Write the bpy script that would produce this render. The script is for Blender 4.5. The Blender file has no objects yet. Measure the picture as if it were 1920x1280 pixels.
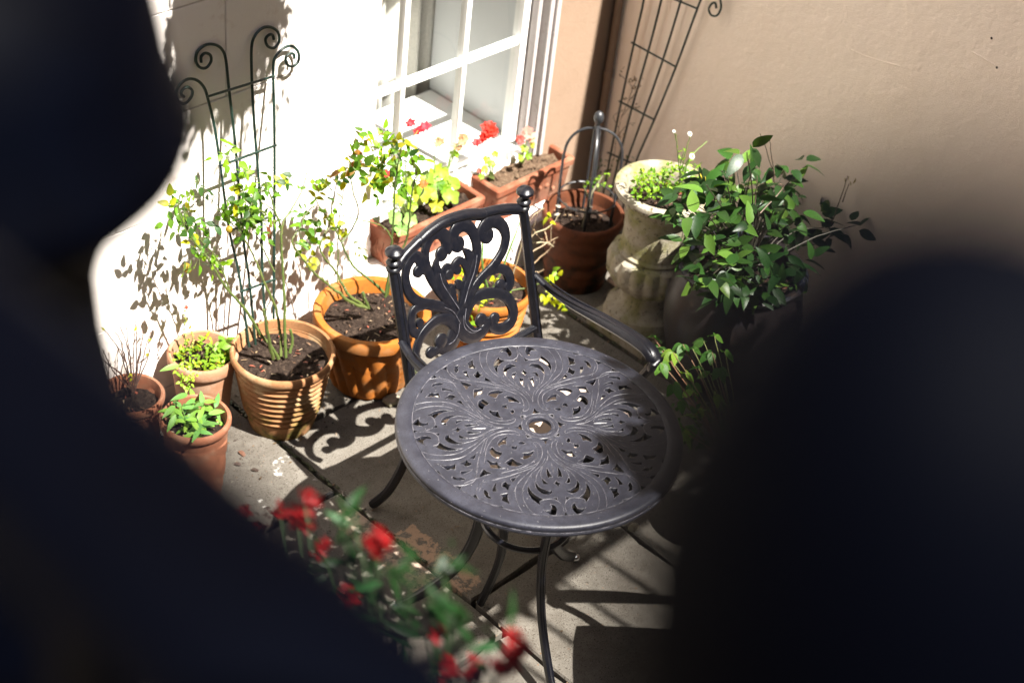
import bpy, math, random
from mathutils import Vector, Matrix
R = math.radians
random.seed(7)
sc = bpy.context.scene
col = sc.collection
V = Vector

# ------------------------------------------------------------------ camera model
CAM = V((0, 0, 3.30)); FPX = 3033.0
PIT, ROL, YAW = R(37.68), R(7.33), R(40.46)
FW = V((math.cos(PIT)*math.cos(YAW), math.cos(PIT)*math.sin(YAW), -math.sin(PIT)))
RT0 = V((math.sin(YAW), -math.cos(YAW), 0)); UP0 = RT0.cross(FW)
RT = math.cos(ROL)*RT0 + math.sin(ROL)*UP0
UP = -math.sin(ROL)*RT0 + math.cos(ROL)*UP0
def ray(px, py): return FW + RT*((px-960)/FPX) - UP*((py-640)/FPX)
def onz(px, py, z): d = ray(px, py); return CAM + d*((z-CAM.z)/d.z)
def ony(px, py, y): d = ray(px, py); return CAM + d*((y-CAM.y)/d.y)
def onx(px, py, x): d = ray(px, py); return CAM + d*((x-CAM.x)/d.x)
def onp(px, py, p0, n): d = ray(px, py); return CAM + d*((p0-CAM).dot(n)/d.dot(n))

# ------------------------------------------------------------------ helpers
def tag(o, label=None, cat=None, group=None, kind=None):
    if label: o['label'] = label
    if cat: o['category'] = cat
    if group: o['group'] = group
    if kind: o['kind'] = kind
    return o

def empty(name, loc, label=None, cat=None, group=None):
    o = bpy.data.objects.new(name, None); col.objects.link(o); o.location = loc
    o.empty_display_size = .05
    return tag(o, label, cat, group)

class MB:
    def __init__(s): s.v = []; s.f = []; s.c = []
    def add(s, vs, fs, c=(1, 1, 1)):
        n = len(s.v); s.v.extend([tuple(v) for v in vs]); s.f.extend([tuple(i+n for i in f) for f in fs])
        s.c.extend([c]*len(vs))
    def box(s, lo, hi, c=(1, 1, 1), bev=0.0):
        x0, y0, z0 = lo; x1, y1, z1 = hi
        if bev <= 0:
            vs = [(x, y, z) for z in (z0, z1) for y in (y0, y1) for x in (x0, x1)]
            s.add(vs, [(0, 2, 3, 1), (4, 5, 7, 6), (0, 1, 5, 4), (2, 6, 7, 3), (0, 4, 6, 2), (1, 3, 7, 5)], c); return
        b = bev
        rings = []
        for z, i in ((z0, b), (z0+b, 0), (z1-b, 0), (z1, b)):
            rings.append([(x0+i+ (b if k else 0), y, z) for k, y in ()])
        ring = lambda z, i: [(x0+b, y0+i, z), (x1-b, y0+i, z), (x1-i, y0+b, z), (x1-i, y1-b, z), (x1-b, y1-i, z), (x0+b, y1-i, z), (x0+i, y1-b, z), (x0+i, y0+b, z)]
        vs = []
        for z, i in ((z0, b), (z0+b, 0), (z1-b, 0), (z1, b)): vs += ring(z, i)
        fs = [tuple(range(7, -1, -1)), tuple(range(24, 32))]
        for k in range(3):
            for j in range(8): fs.append((k*8+j, k*8+(j+1) % 8, k*8+8+(j+1) % 8, k*8+8+j))
        s.add(vs, fs, c)
    def tube(s, pts, rad, n=8, c=(1, 1, 1), closed=False, caps=True, flat=None, up=None):
        pts = [V(p) for p in pts]; m = len(pts)
        if m < 2: return
        if not hasattr(rad, '__len__'): rad = [rad]*m
        prev = None; vs = []
        for i, p in enumerate(pts):
            a = pts[(i-1) % m] if (closed or i > 0) else p
            b = pts[(i+1) % m] if (closed or i < m-1) else p
            t = (b-a)
            if t.length < 1e-9: t = V((0, 0, 1))
            t.normalize()
            if up is not None:
                u = V(up) - t*V(up).dot(t)
            elif prev is None:
                u = t.orthogonal()
            else:
                u = prev - t*prev.dot(t)
            if u.length < 1e-6: u = t.orthogonal()
            u.normalize(); prev = u; w = t.cross(u)
            k = 1 if flat is None else flat
            for j in range(n):
                an = 2*math.pi*j/n
                vs.append(p + (u*math.cos(an)*k + w*math.sin(an))*rad[i])
        fs = []
        for i in range(m if closed else m-1):
            q = (i+1) % m
            for j in range(n): fs.append((i*n+j, i*n+(j+1) % n, q*n+(j+1) % n, q*n+j))
        if caps and not closed:
            fs.append(tuple(range(n-1, -1, -1))); fs.append(tuple((m-1)*n+j for j in range(n)))
        s.add(vs, fs, c)
    def lathe(s, prof, cx=0, cy=0, cz=0, n=40, c=(1, 1, 1), fn=None, close=True):
        vs = []; fs = []
        m = len(prof)
        for k, (r, z) in enumerate(prof):
            for j in range(n):
                a = 2*math.pi*j/n; rr = r*(fn(a, k, z) if fn else 1)
                vs.append((cx+rr*math.cos(a), cy+rr*math.sin(a), cz+z))
        for k in range(m-1):
            for j in range(n): fs.append((k*n+j, k*n+(j+1) % n, (k+1)*n+(j+1) % n, (k+1)*n+j))
        if close:
            fs.append(tuple(range(n-1, -1, -1))); fs.append(tuple((m-1)*n+j for j in range(n)))
        s.add(vs, fs, c)
    def ball(s, p, r, c=(1, 1, 1), n=10, m=6, sq=(1, 1, 1)):
        vs = [(p[0], p[1], p[2]-r*sq[2])]; fs = []
        for i in range(1, m):
            t = math.pi*i/m
            for j in range(n):
                a = 2*math.pi*j/n
                vs.append((p[0]+r*sq[0]*math.sin(t)*math.cos(a), p[1]+r*sq[1]*math.sin(t)*math.sin(a), p[2]-r*sq[2]*math.cos(t)))
        vs.append((p[0], p[1], p[2]+r*sq[2])); e = len(vs)-1
        for j in range(n):
            fs.append((0, 1+(j+1) % n, 1+j)); fs.append((e, e-n+j, e-n+(j+1) % n))
        for i in range(m-2):
            for j in range(n): a = 1+i*n; fs.append((a+j, a+(j+1) % n, a+n+(j+1) % n, a+n+j))
        s.add(vs, fs, c)
    def leaf(s, b, d, nrm, L, Wd, c=(.1, .2, .04), fold=.25, curl=.25, seg=5, tip=1.0, fat=.45):
        """pointed leaf from base b along d; nrm is its upper side"""
        d = V(d).normalized(); nrm = V(nrm); nrm = nrm - d*nrm.dot(d)
        if nrm.length < 1e-5: nrm = d.orthogonal()
        nrm.normalize(); sd = d.cross(nrm)
        vs = []; fs = []; cs = []
        for i in range(seg+1):
            t = i/seg
            w = Wd*.5*(math.sin(math.pi*(t**(.75 if fat < .5 else .95)))**.8)*(1-.15*t) if 0 < t < 1 else 0.0
            ce = V(b)+d*(L*t) - nrm*(curl*L*t*t)
            e = nrm*(w*fold)
            vs += [ce - sd*w + e, ce, ce + sd*w + e]
        for i in range(seg):
            a = i*3
            fs += [(a, a+1, a+4, a+3), (a+1, a+2, a+5, a+4)]
        s.add(vs, fs, c)
    def disc_leaf(s, p, nrm, r, c, lobes=5, n=20, cup=.25, stem=True):
        nrm = V(nrm).normalized(); u = nrm.orthogonal().normalized(); w = nrm.cross(u)
        ph = random.uniform(0, 6.28); vs = [V(p)]; fs = []
        for ring in (.55, 1.0):
            for j in range(n):
                a = 2*math.pi*j/n
                rr = r*ring*(1+(.13*math.cos(lobes*a+ph) + .04*math.cos(3*lobes*a))*ring)
                notch = max(0, 1-abs((a-math.pi))/.35)*.55*ring
                rr *= (1-notch)
                h = cup*r*ring*ring + .06*r*math.cos(lobes*2*a+ph)*ring
                vs.append(V(p)+u*rr*math.cos(a)+w*rr*math.sin(a)+nrm*h)
        for j in range(n): fs.append((0, 1+j, 1+(j+1) % n)); fs.append((1+j, 1+n+j, 1+n+(j+1) % n, 1+(j+1) % n))
        s.add(vs, fs, c)
    def build(s, name, mat, parent=None, smooth=40, loc=None):
        me = bpy.data.meshes.new(name)
        vv = s.v
        if parent:
            w0 = world_loc(parent); vv = [(a-w0.x, b-w0.y, c-w0.z) for a, b, c in s.v]
        me.from_pydata(vv, [], s.f); me.update()
        ca = me.color_attributes.new('Col', 'FLOAT_COLOR', 'POINT')
        flat = []
        for c in s.c: flat += [c[0], c[1], c[2], 1.0]
        ca.data.foreach_set('color', flat)
        me.materials.append(mat)
        if smooth:
            me.polygons.foreach_set('use_smooth', [True]*len(me.polygons))
            me.set_sharp_from_angle(angle=R(smooth))
        o = bpy.data.objects.new(name, me); col.objects.link(o)
        if parent: o.parent = parent
        return o

def world_loc(o):
    p = V(o.location)
    if o.parent: p = p + world_loc(o.parent)
    return p

def catmull(pts, k=6, closed=False):
    pts = [V(p) for p in pts]; n = len(pts); out = []
    rng = range(n if closed else n-1)
    for i in rng:
        if closed: p0, p1, p2, p3 = pts[(i-1) % n], pts[i], pts[(i+1) % n], pts[(i+2) % n]
        else: p0, p1, p2, p3 = pts[max(i-1, 0)], pts[i], pts[i+1], pts[min(i+2, n-1)]
        for j in range(k):
            t = j/k
            out.append(.5*((2*p1)+(p2-p0)*t+(2*p0-5*p1+4*p2-p3)*t*t+(3*p1-p0-3*p2+p3)*t**3))
    if not closed: out.append(pts[-1])
    return out

def lerp_list(a, n):
    m = len(a); out = []
    for i in range(n):
        t = i/(n-1)*(m-1); k = min(int(t), m-2); out.append(a[k]+(a[k+1]-a[k])*(t-k))
    return out

# ------------------------------------------------------------------ materials
def mat(name, base, rough=.6, noise=None, bump=None, spec=.5, metal=0.0, use_col=False, transl=0.0, coat=0.0, extra=None, speck=None, gain=1.0):
    m = bpy.data.materials.new(name); m.use_nodes = True
    nt = m.node_tree; N = nt.nodes; L = nt.links
    bs = N['Principled BSDF']; out = N['Material Output']
    bs.inputs['Roughness'].default_value = rough
    bs.inputs['Metallic'].default_value = metal
    bs.inputs['Specular IOR Level'].default_value = spec
    bs.inputs['Coat Weight'].default_value = coat
    bs.inputs['Coat Roughness'].default_value = .12
    tc = N.new('ShaderNodeTexCoord'); co = tc.outputs['Object']
    if use_col:
        at = N.new('ShaderNodeAttribute'); at.attribute_name = 'Col'; cur = at.outputs['Color']
    else:
        rgb = N.new('ShaderNodeRGB'); rgb.outputs[0].default_value = (*base, 1); cur = rgb.outputs[0]
    def mixc(fac, a, b, mode='MIX'):
        mx = N.new('ShaderNodeMix'); mx.data_type = 'RGBA'; mx.blend_type = mode
        if isinstance(fac, float): mx.inputs['Factor'].default_value = fac
        else: L.new(fac, mx.inputs['Factor'])
        for sock, val in ((mx.inputs['A'], a), (mx.inputs['B'], b)):
            if isinstance(val, tuple): sock.default_value = (*val, 1)
            else: L.new(val, sock)
        return mx.outputs['Result']
    def noi(scale, det=6, rgh=.6, lo=.4, hi=.6):
        n = N.new('ShaderNodeTexNoise'); n.inputs['Scale'].default_value = scale
        n.inputs['Detail'].default_value = det; n.inputs['Roughness'].default_value = rgh
        L.new(co, n.inputs['Vector'])
        r = N.new('ShaderNodeMapRange'); r.inputs['From Min'].default_value = lo; r.inputs['From Max'].default_value = hi
        L.new(n.outputs['Fac'], r.inputs['Value'])
        return n.outputs['Fac'], r.outputs['Result']
    if noise:
        for (scale, colr, lo, hi, amt) in noise:
            _, f = noi(scale, lo=lo, hi=hi)
            ml = N.new('ShaderNodeMath'); ml.operation = 'MULTIPLY'; ml.inputs[1].default_value = amt; L.new(f, ml.inputs[0])
            cur = mixc(ml.outputs[0], cur, colr)
    if speck:
        for (scale, colr, thr) in speck:
            vo = N.new('ShaderNodeTexVoronoi'); vo.inputs['Scale'].default_value = scale; L.new(co, vo.inputs['Vector'])
            cm = N.new('ShaderNodeMath'); cm.operation = 'LESS_THAN'; cm.inputs[1].default_value = thr
            L.new(vo.outputs['Distance'], cm.inputs[0])
            cur = mixc(cm.outputs[0], cur, colr)
    ctx = dict(N=N, L=L, co=co, mixc=mixc, noi=noi, bs=bs, out=out)
    if extra: cur = extra(cur, ctx) or cur
    if gain != 1.0: cur = mixc(1.0, cur, (gain, gain, gain), 'MULTIPLY')
    L.new(cur, bs.inputs['Base Color'])
    if bump:
        prev = None
        for (scale, dist, strength) in bump:
            f, _ = noi(scale, det=8, rgh=.62)
            b = N.new('ShaderNodeBump'); b.inputs['Distance'].default_value = dist; b.inputs['Strength'].default_value = strength
            L.new(f, b.inputs['Height'])
            if prev: L.new(prev, b.inputs['Normal'])
            prev = b.outputs['Normal']
        L.new(prev, bs.inputs['Normal'])
    if transl > 0:
        tr = N.new('ShaderNodeBsdfTranslucent'); hs = N.new('ShaderNodeHueSaturation')
        hs.inputs['Saturation'].default_value = 1.15; hs.inputs['Value'].default_value = 1.5
        L.new(cur, hs.inputs['Color']); L.new(hs.outputs[0], tr.inputs['Color'])
        ms = N.new('ShaderNodeMixShader'); ms.inputs[0].default_value = transl
        L.new(bs.outputs[0], ms.inputs[1]); L.new(tr.outputs[0], ms.inputs[2]); L.new(ms.outputs[0], out.inputs['Surface'])
    return m

IRON = mat('dark cast iron', (.0065, .0075, .0135), .30, noise=[(60, (.017, .016, .021), .42, .62, .8), (350, (.004, .004, .006), .45, .6, .7)],
           bump=[(900, .0006, .5), (260, .0006, .3)], spec=.34, speck=[(95, (.20, .19, .20), .04)], gain=.5)
IRON_DUST = mat('dusty cast iron', (.0115, .012, .0185), .42, noise=[(7, (.022, .022, .031), .40, .70, .6), (30, (.028, .029, .040), .38, .64, .9), (240, (.010, .010, .014), .48, .62, .8)],
           bump=[(900, .0005, .5)], spec=.34, speck=[(70, (.40, .38, .38), .05)])
WORN = mat('worn edge and highlight', (.125, .12, .135), .42, noise=[(60, (.022, .022, .028), .38, .58, 1.0)], spec=.5)
GREENWIRE = mat('dark green coated wire', (.010, .030, .022), .38, noise=[(80, (.03, .055, .04), .5, .7, .5)], spec=.5, gain=0.7)
BLACKWIRE = mat('black painted wire', (.016, .017, .020), .4, noise=[(70, (.07, .07, .07), .55, .75, .6)], spec=.6)
RAILPAINT = mat('black paint with sky tint', (.0003, .0004, .0012), .6, noise=[(9, (.0004, .0008, .0026), .4, .7, .6)], bump=[(60, .002, .3)], spec=.02)  # blue in the colour stands in for sky reflected by the black paint
CHROME = mat('steel glide', (.55, .55, .57), .2, metal=1.0)

def terracotta(name, base, pale, dark, moss=None, zmoss=.08):
    def ex(cur, c):
        N, L = c['N'], c['L']
        _, f = c['noi'](11, lo=.49, hi=.61); cur = c['mixc'](f, cur, pale) if pale else cur
        if moss:
            sx = N.new('ShaderNodeSeparateXYZ'); L.new(c['co'], sx.inputs[0])
            n, _f = c['noi'](26)
            ad = N.new('ShaderNodeMath'); ad.operation = 'MULTIPLY_ADD'; ad.inputs[1].default_value = .16; ad.inputs[2].default_value = -.08
            L.new(n, ad.inputs[0])
            a2 = N.new('ShaderNodeMath'); a2.operation = 'ADD'; L.new(sx.outputs['Z'], a2.inputs[0]); L.new(ad.outputs[0], a2.inputs[1])
            mr = N.new('ShaderNodeMapRange'); mr.inputs['From Min'].default_value = zmoss; mr.inputs['From Max'].default_value = zmoss*.35
            L.new(a2.outputs[0], mr.inputs['Value'])
            _, q = c['noi'](60, lo=.42, hi=.62); _, q2 = c['noi'](17, lo=.40, hi=.60)
            mc = c['mixc'](q, moss, (moss[0]*.35, moss[1]*.33, moss[2]*.5)); mc = c['mixc'](q2, mc, base)
            cur = c['mixc'](mr.outputs['Result'], cur, mc)
        return cur
    return mat(name, base, .82, noise=[(45, dark, .50, .72, .7), (190, dark, .55, .7, .35)], bump=[(160, .0015, .5), (700, .0005, .5)], spec=.25, extra=ex, gain=.68)

T_ORANGE = terracotta('orange terracotta', (.40, .125, .014), (.36, .150, .045), (.24, .070, .012))
T_RING = terracotta('weathered ringed terracotta', (.33, .155, .065), (.42, .28, .15), (.19, .085, .035), moss=(.16, .125, .022), zmoss=.19)
T_PINK = terracotta('pink terracotta', (.33, .125, .065), (.38, .19, .115), (.22, .075, .035))
T_PALE = terracotta('pale terracotta', (.40, .20, .11), (.46, .29, .19), (.27, .12, .06))
T_BOX = terracotta('red clay', (.27, .085, .042), (.32, .15, .09), (.16, .045, .025))
T_DARK = terracotta('shade-darkened brown terracotta', (.135, .040, .015), None, (.05, .017, .009), moss=(.025, .018, .009), zmoss=.25)  # urn's shade put into the brown; darker again towards the base

def moss_stone(cur, c):
    _, f = c['noi'](9, lo=.46, hi=.62); cur = c['mixc'](f, cur, (.22, .21, .085))
    _, f2 = c['noi'](70, lo=.56, hi=.68); return c['mixc'](f2, cur, (.10, .085, .055))
STONE = mat('weathered pale stone', (.33, .29, .22), .9, noise=[(30, (.42, .385, .32), .45, .65, .7)], bump=[(120, .004, .6), (500, .0012, .6)], spec=.2, extra=moss_stone, gain=0.72)
GLAZE = mat('dark blue brown glaze', (.012, .009, .009), .42, noise=[(7, (.010, .017, .032), .50, .68, .9), (18, (.06, .040, .030), .60, .75, .7)], bump=[(40, .002, .3)], spec=.30)
SOIL = mat('potting soil', (.045, .030, .023), .95, noise=[(90, (.12, .083, .060), .50, .68, .9), (300, (.022, .015, .012), .5, .65, .9)], bump=[(160, .012, .9), (600, .004, .8)], spec=.1, gain=0.68)
SOIL_DRY = mat('dry crumbly soil', (.17, .108, .070), .95, noise=[(130, (.36, .26, .17), .50, .66, .9), (300, (.10, .06, .04), .5, .65, .8)], bump=[(190, .010, .9), (600, .004, .8)], spec=.1, gain=0.68)
LEAF = mat('leaf', (0, 0, 0), .45, use_col=True, noise=[(120, (.02, .05, .01), .55, .8, .3)], transl=.32, spec=.22, gain=0.76)
LEAFG = mat('glossy leaf', (0, 0, 0), .38, use_col=True, transl=.12, spec=.20, noise=[(60, (.05, .09, .02), .58, .8, .35)], bump=[(90, .002, .25)], gain=0.75)
STEM = mat('plant stem', (0, 0, 0), .6, use_col=True, noise=[(160, (.05, .035, .02), .5, .75, .4)], gain=0.68)
PETAL = mat('petal', (0, 0, 0), .55, use_col=True, transl=.35, spec=.3, gain=0.8)

def ashlar(cur, c):
    # painted render scored into large blocks; stains run along the joints
    N, L = c['N'], c['L']
    _, f = c['noi'](2.2, lo=.45, hi=.75)
    m = N.new('ShaderNodeMath'); m.operation = 'MULTIPLY'; m.inputs[1].default_value = .35; L.new(f, m.inputs[0])
    _, f3 = c['noi'](11, lo=.58, hi=.74); cur = c['mixc'](f3, cur, (.60, .50, .43)); return c['mixc'](m.outputs[0], cur, (.66, .56, .49))
WALLP = mat('cream painted render', (.82, .765, .725), .75, noise=[(400, (.60, .52, .46), .62, .72, .5)], bump=[(55, .006, .35), (260, .0025, .5)], spec=.3, extra=ashlar)
TANP = mat('tan painted pier', (.36, .25, .175), .75, noise=[(5, (.30, .20, .135), .45, .7, .6), (300, (.3, .2, .14), .6, .75, .4)], bump=[(70, .004, .4), (320, .002, .5)], spec=.3, gain=0.66)
PINKP = mat('peach painted plaster', (.86, .735, .625), .62, noise=[(3.0, (.83, .685, .56), .45, .75, .5), (420, (.50, .33, .24), .68, .76, .6)],
            bump=[(6, .03, .35), (22, .010, .30), (60, .006, .28), (300, .003, .4)], spec=.4)
WHITEP = mat('white gloss paint', (.82, .81, .79), .35, noise=[(80, (.60, .57, .52), .62, .75, .5)], bump=[(200, .001, .3)], spec=.5)
GREYP = mat('weathered white architrave', (.47, .43, .42), .6, noise=[(40, (.36, .31, .27), .56, .7, .7)], bump=[(140, .003, .5)], gain=0.8)
ROOMW = mat('pale interior paint', (.56, .575, .59), .8, bump=[(200, .001, .2)])
DARKROOM = mat('dim room', (.05, .045, .04), .9, noise=[(3, (.03, .03, .03), .4, .6, .5)])
CURT = mat('curtain linen', (.70, .68, .64), .9, noise=[(200, (.42, .40, .37), .45, .6, .4)], bump=[(700, .001, .4)], transl=.25)

def paving(cur, c):
    N, L = c['N'], c['L']
    _, f = c['noi'](3.2, lo=.42, hi=.66); cur = c['mixc'](f, cur, (.112, .096, .078))
    _, f = c['noi'](22, lo=.40, hi=.66); m = N.new('ShaderNodeMath'); m.operation = 'MULTIPLY'; m.inputs[1].default_value = .45; L.new(f, m.inputs[0]); cur = c['mixc'](m.outputs[0], cur, (.235, .215, .185))
    _, f = c['noi'](210, lo=.56, hi=.64); cur = c['mixc'](f, cur, (.060, .047, .034))
    _, f = c['noi'](430, lo=.60, hi=.66); cur = c['mixc'](f, cur, (.30, .28, .25))
    _, f = c['noi'](75, lo=.66, hi=.72); cur = c['mixc'](f, cur, (.26, .15, .085))
    # pinkish mortar smears hugging the open joint at x = 2.34
    sx = N.new('ShaderNodeSeparateXYZ'); L.new(c['co'], sx.inputs[0])
    def band(sock, a, b, w):
        m1 = N.new('ShaderNodeMapRange'); m1.inputs['From Min'].default_value = a-w; m1.inputs['From Max'].default_value = a; L.new(sock, m1.inputs['Value'])
        m2 = N.new('ShaderNodeMapRange'); m2.inputs['From Min'].default_value = b+w; m2.inputs['From Max'].default_value = b; L.new(sock, m2.inputs['Value'])
        mu = N.new('ShaderNodeMath'); mu.operation = 'MULTIPLY'; L.new(m1.outputs[0], mu.inputs[0]); L.new(m2.outputs[0], mu.inputs[1]); return mu.outputs[0]
    def patch(x0, x1, y0, y1, w, scale, thr, colr, cur):
        mu = N.new('ShaderNodeMath'); mu.operation = 'MULTIPLY'; L.new(band(sx.outputs['X'], x0, x1, w), mu.inputs[0]); L.new(band(sx.outputs['Y'], y0, y1, w), mu.inputs[1])
        n, _ = c['noi'](scale, det=9, rgh=.7)
        ad = N.new('ShaderNodeMath'); ad.operation = 'ADD'; L.new(mu.outputs[0], ad.inputs[0]); L.new(n, ad.inputs[1])
        mr = N.new('ShaderNodeMapRange'); mr.inputs['From Min'].default_value = thr; mr.inputs['From Max'].default_value = thr+.07; L.new(ad.outputs[0], mr.inputs['Value'])
        return c['mixc'](mr.outputs[0], cur, colr)
    cur = patch(2.335, 2.41, 2.06, 2.34, .09, 34, 1.44, (.42, .285, .20), cur)
    cur = patch(2.24, 2.33, 2.14, 2.52, .08, 30, 1.46, (.36, .27, .21), cur)
    cur = patch(2.235, 2.330, 2.56, 2.80, .07, 13, 1.56, (.72, .70, .66), cur)
    cur = patch(2.10, 2.14, 2.66, 2.70, .05, 30, 1.53, (.70, .68, .64), cur)
    cur = patch(2.02, 2.14, 2.58, 2.66, .05, 30, 1.50, (.07, .05, .04), cur)
    cur = patch(2.85, 3.1, 2.35, 2.75, .10, 14, 1.38, (.70, .64, .56), cur)
    return cur
PAVE = mat('worn stone paving', (.160, .143, .120), .9, bump=[(120, .004, .6), (420, .002, .7)], spec=.2, extra=paving, gain=0.66)
DIRT = mat('joint dirt', (.045, .033, .024), .95, bump=[(120, .01, .8)], noise=[(60, (.10, .075, .05), .5, .7, .6)])
BRICK = mat('dark brown rendered retaining wall', (.10, .08, .065), .9, noise=[(4, (.07, .055, .045), .4, .7, .7)], bump=[(80, .006, .5)])

def glass_mat():
    m = bpy.data.materials.new('window glass'); m.use_nodes = True
    nt = m.node_tree; N = nt.nodes; L = nt.links; N.remove(N['Principled BSDF'])
    tr = N.new('ShaderNodeBsdfTransparent'); tr.inputs[0].default_value = (.93, .95, .94, 1)
    gl = N.new('ShaderNodeBsdfGlossy'); gl.inputs['Roughness'].default_value = .02
    fr = N.new('ShaderNodeFresnel'); ge = N.new('ShaderNodeNewGeometry'); mr = N.new('ShaderNodeMapRange'); mr.inputs['To Min'].default_value = 1.5; mr.inputs['To Max'].default_value = 1/1.5
    L.new(ge.outputs['Backfacing'], mr.inputs['Value']); L.new(mr.outputs['Result'], fr.inputs[0])
    ms = N.new('ShaderNodeMixShader'); L.new(fr.outputs[0], ms.inputs[0]); L.new(tr.outputs[0], ms.inputs[1]); L.new(gl.outputs[0], ms.inputs[2])
    L.new(ms.outputs[0], N['Material Output'].inputs['Surface']); return m
GLASS = glass_mat()

W = 3.22          # face of the window wall (plane y = W)
XR = 4.11         # face of the peach side wall (plane x = XR)

# ------------------------------------------------------------------ ground
def build_ground():
    g = MB(); g.add([(-30, -30, -.06), (30, -30, -.06), (30, 30, -.06), (-30, 30, -.06)], [(0, 1, 2, 3)])
    tag(g.build('ground', DIRT, smooth=0), kind='structure')
    p = MB(); rnd = random.Random(3)
    xs = [.42, .98, 1.66, 2.335, 2.885, 3.52, 4.10]
    for i in range(len(xs)-1):
        y = .735 + rnd.uniform(-.3, 0)
        while y < W-.01:
            h = rnd.uniform(.55, .9); y1 = min(y+h, W-.004)
            if i == 2: y1 = min(y1, W-.004)
            if y1-y > .08:
                g_ = .006; dz = rnd.uniform(-.003, .003)
                # slightly irregular flag with a worn arris
                n = 10; ring = []
                for (ax, ay, bx, by) in ((xs[i]+g_, y+g_, xs[i+1]-g_, y+g_), (xs[i+1]-g_, y+g_, xs[i+1]-g_, y1-g_), (xs[i+1]-g_, y1-g_, xs[i]+g_, y1-g_), (xs[i]+g_, y1-g_, xs[i]+g_, y+g_)):
                    for k in range(n):
                        t = k/n; ring.append((ax+(bx-ax)*t+rnd.uniform(-.0035, .0035)*(1 if rnd.random() < .85 else 2.2), ay+(by-ay)*t+rnd.uniform(-.0035, .0035)*(1 if rnd.random() < .85 else 2.2)))
                cx = (xs[i]+xs[i+1])/2; cy = (y+y1)/2; m = len(ring)
                vs = [(a, b, -.055) for a, b in ring] + [(a, b, -.006+dz) for a, b in ring] + [(a+(cx-a)*.016, b+(cy-b)*.012, dz) for a, b in ring]
                fs = []
                for l in range(2):
                    for k in range(m): fs.append((l*m+k, l*m+(k+1) % m, (l+1)*m+(k+1) % m, (l+1)*m+k))
                fs.append(tuple(2*m+k for k in range(m)))
                p.add(vs, fs)
            y = y1
    tag(p.build('paving', PAVE, smooth=30), kind='structure')
    s = MB(); s.box((-8, -9, 1.10), (.219, 3.2, 1.25)); s.box((.2195, -9, 1.10), (9, .519, 1.249))
    tag(s.build('street_pavement', BRICK, smooth=0), kind='structure')
build_ground()

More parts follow.
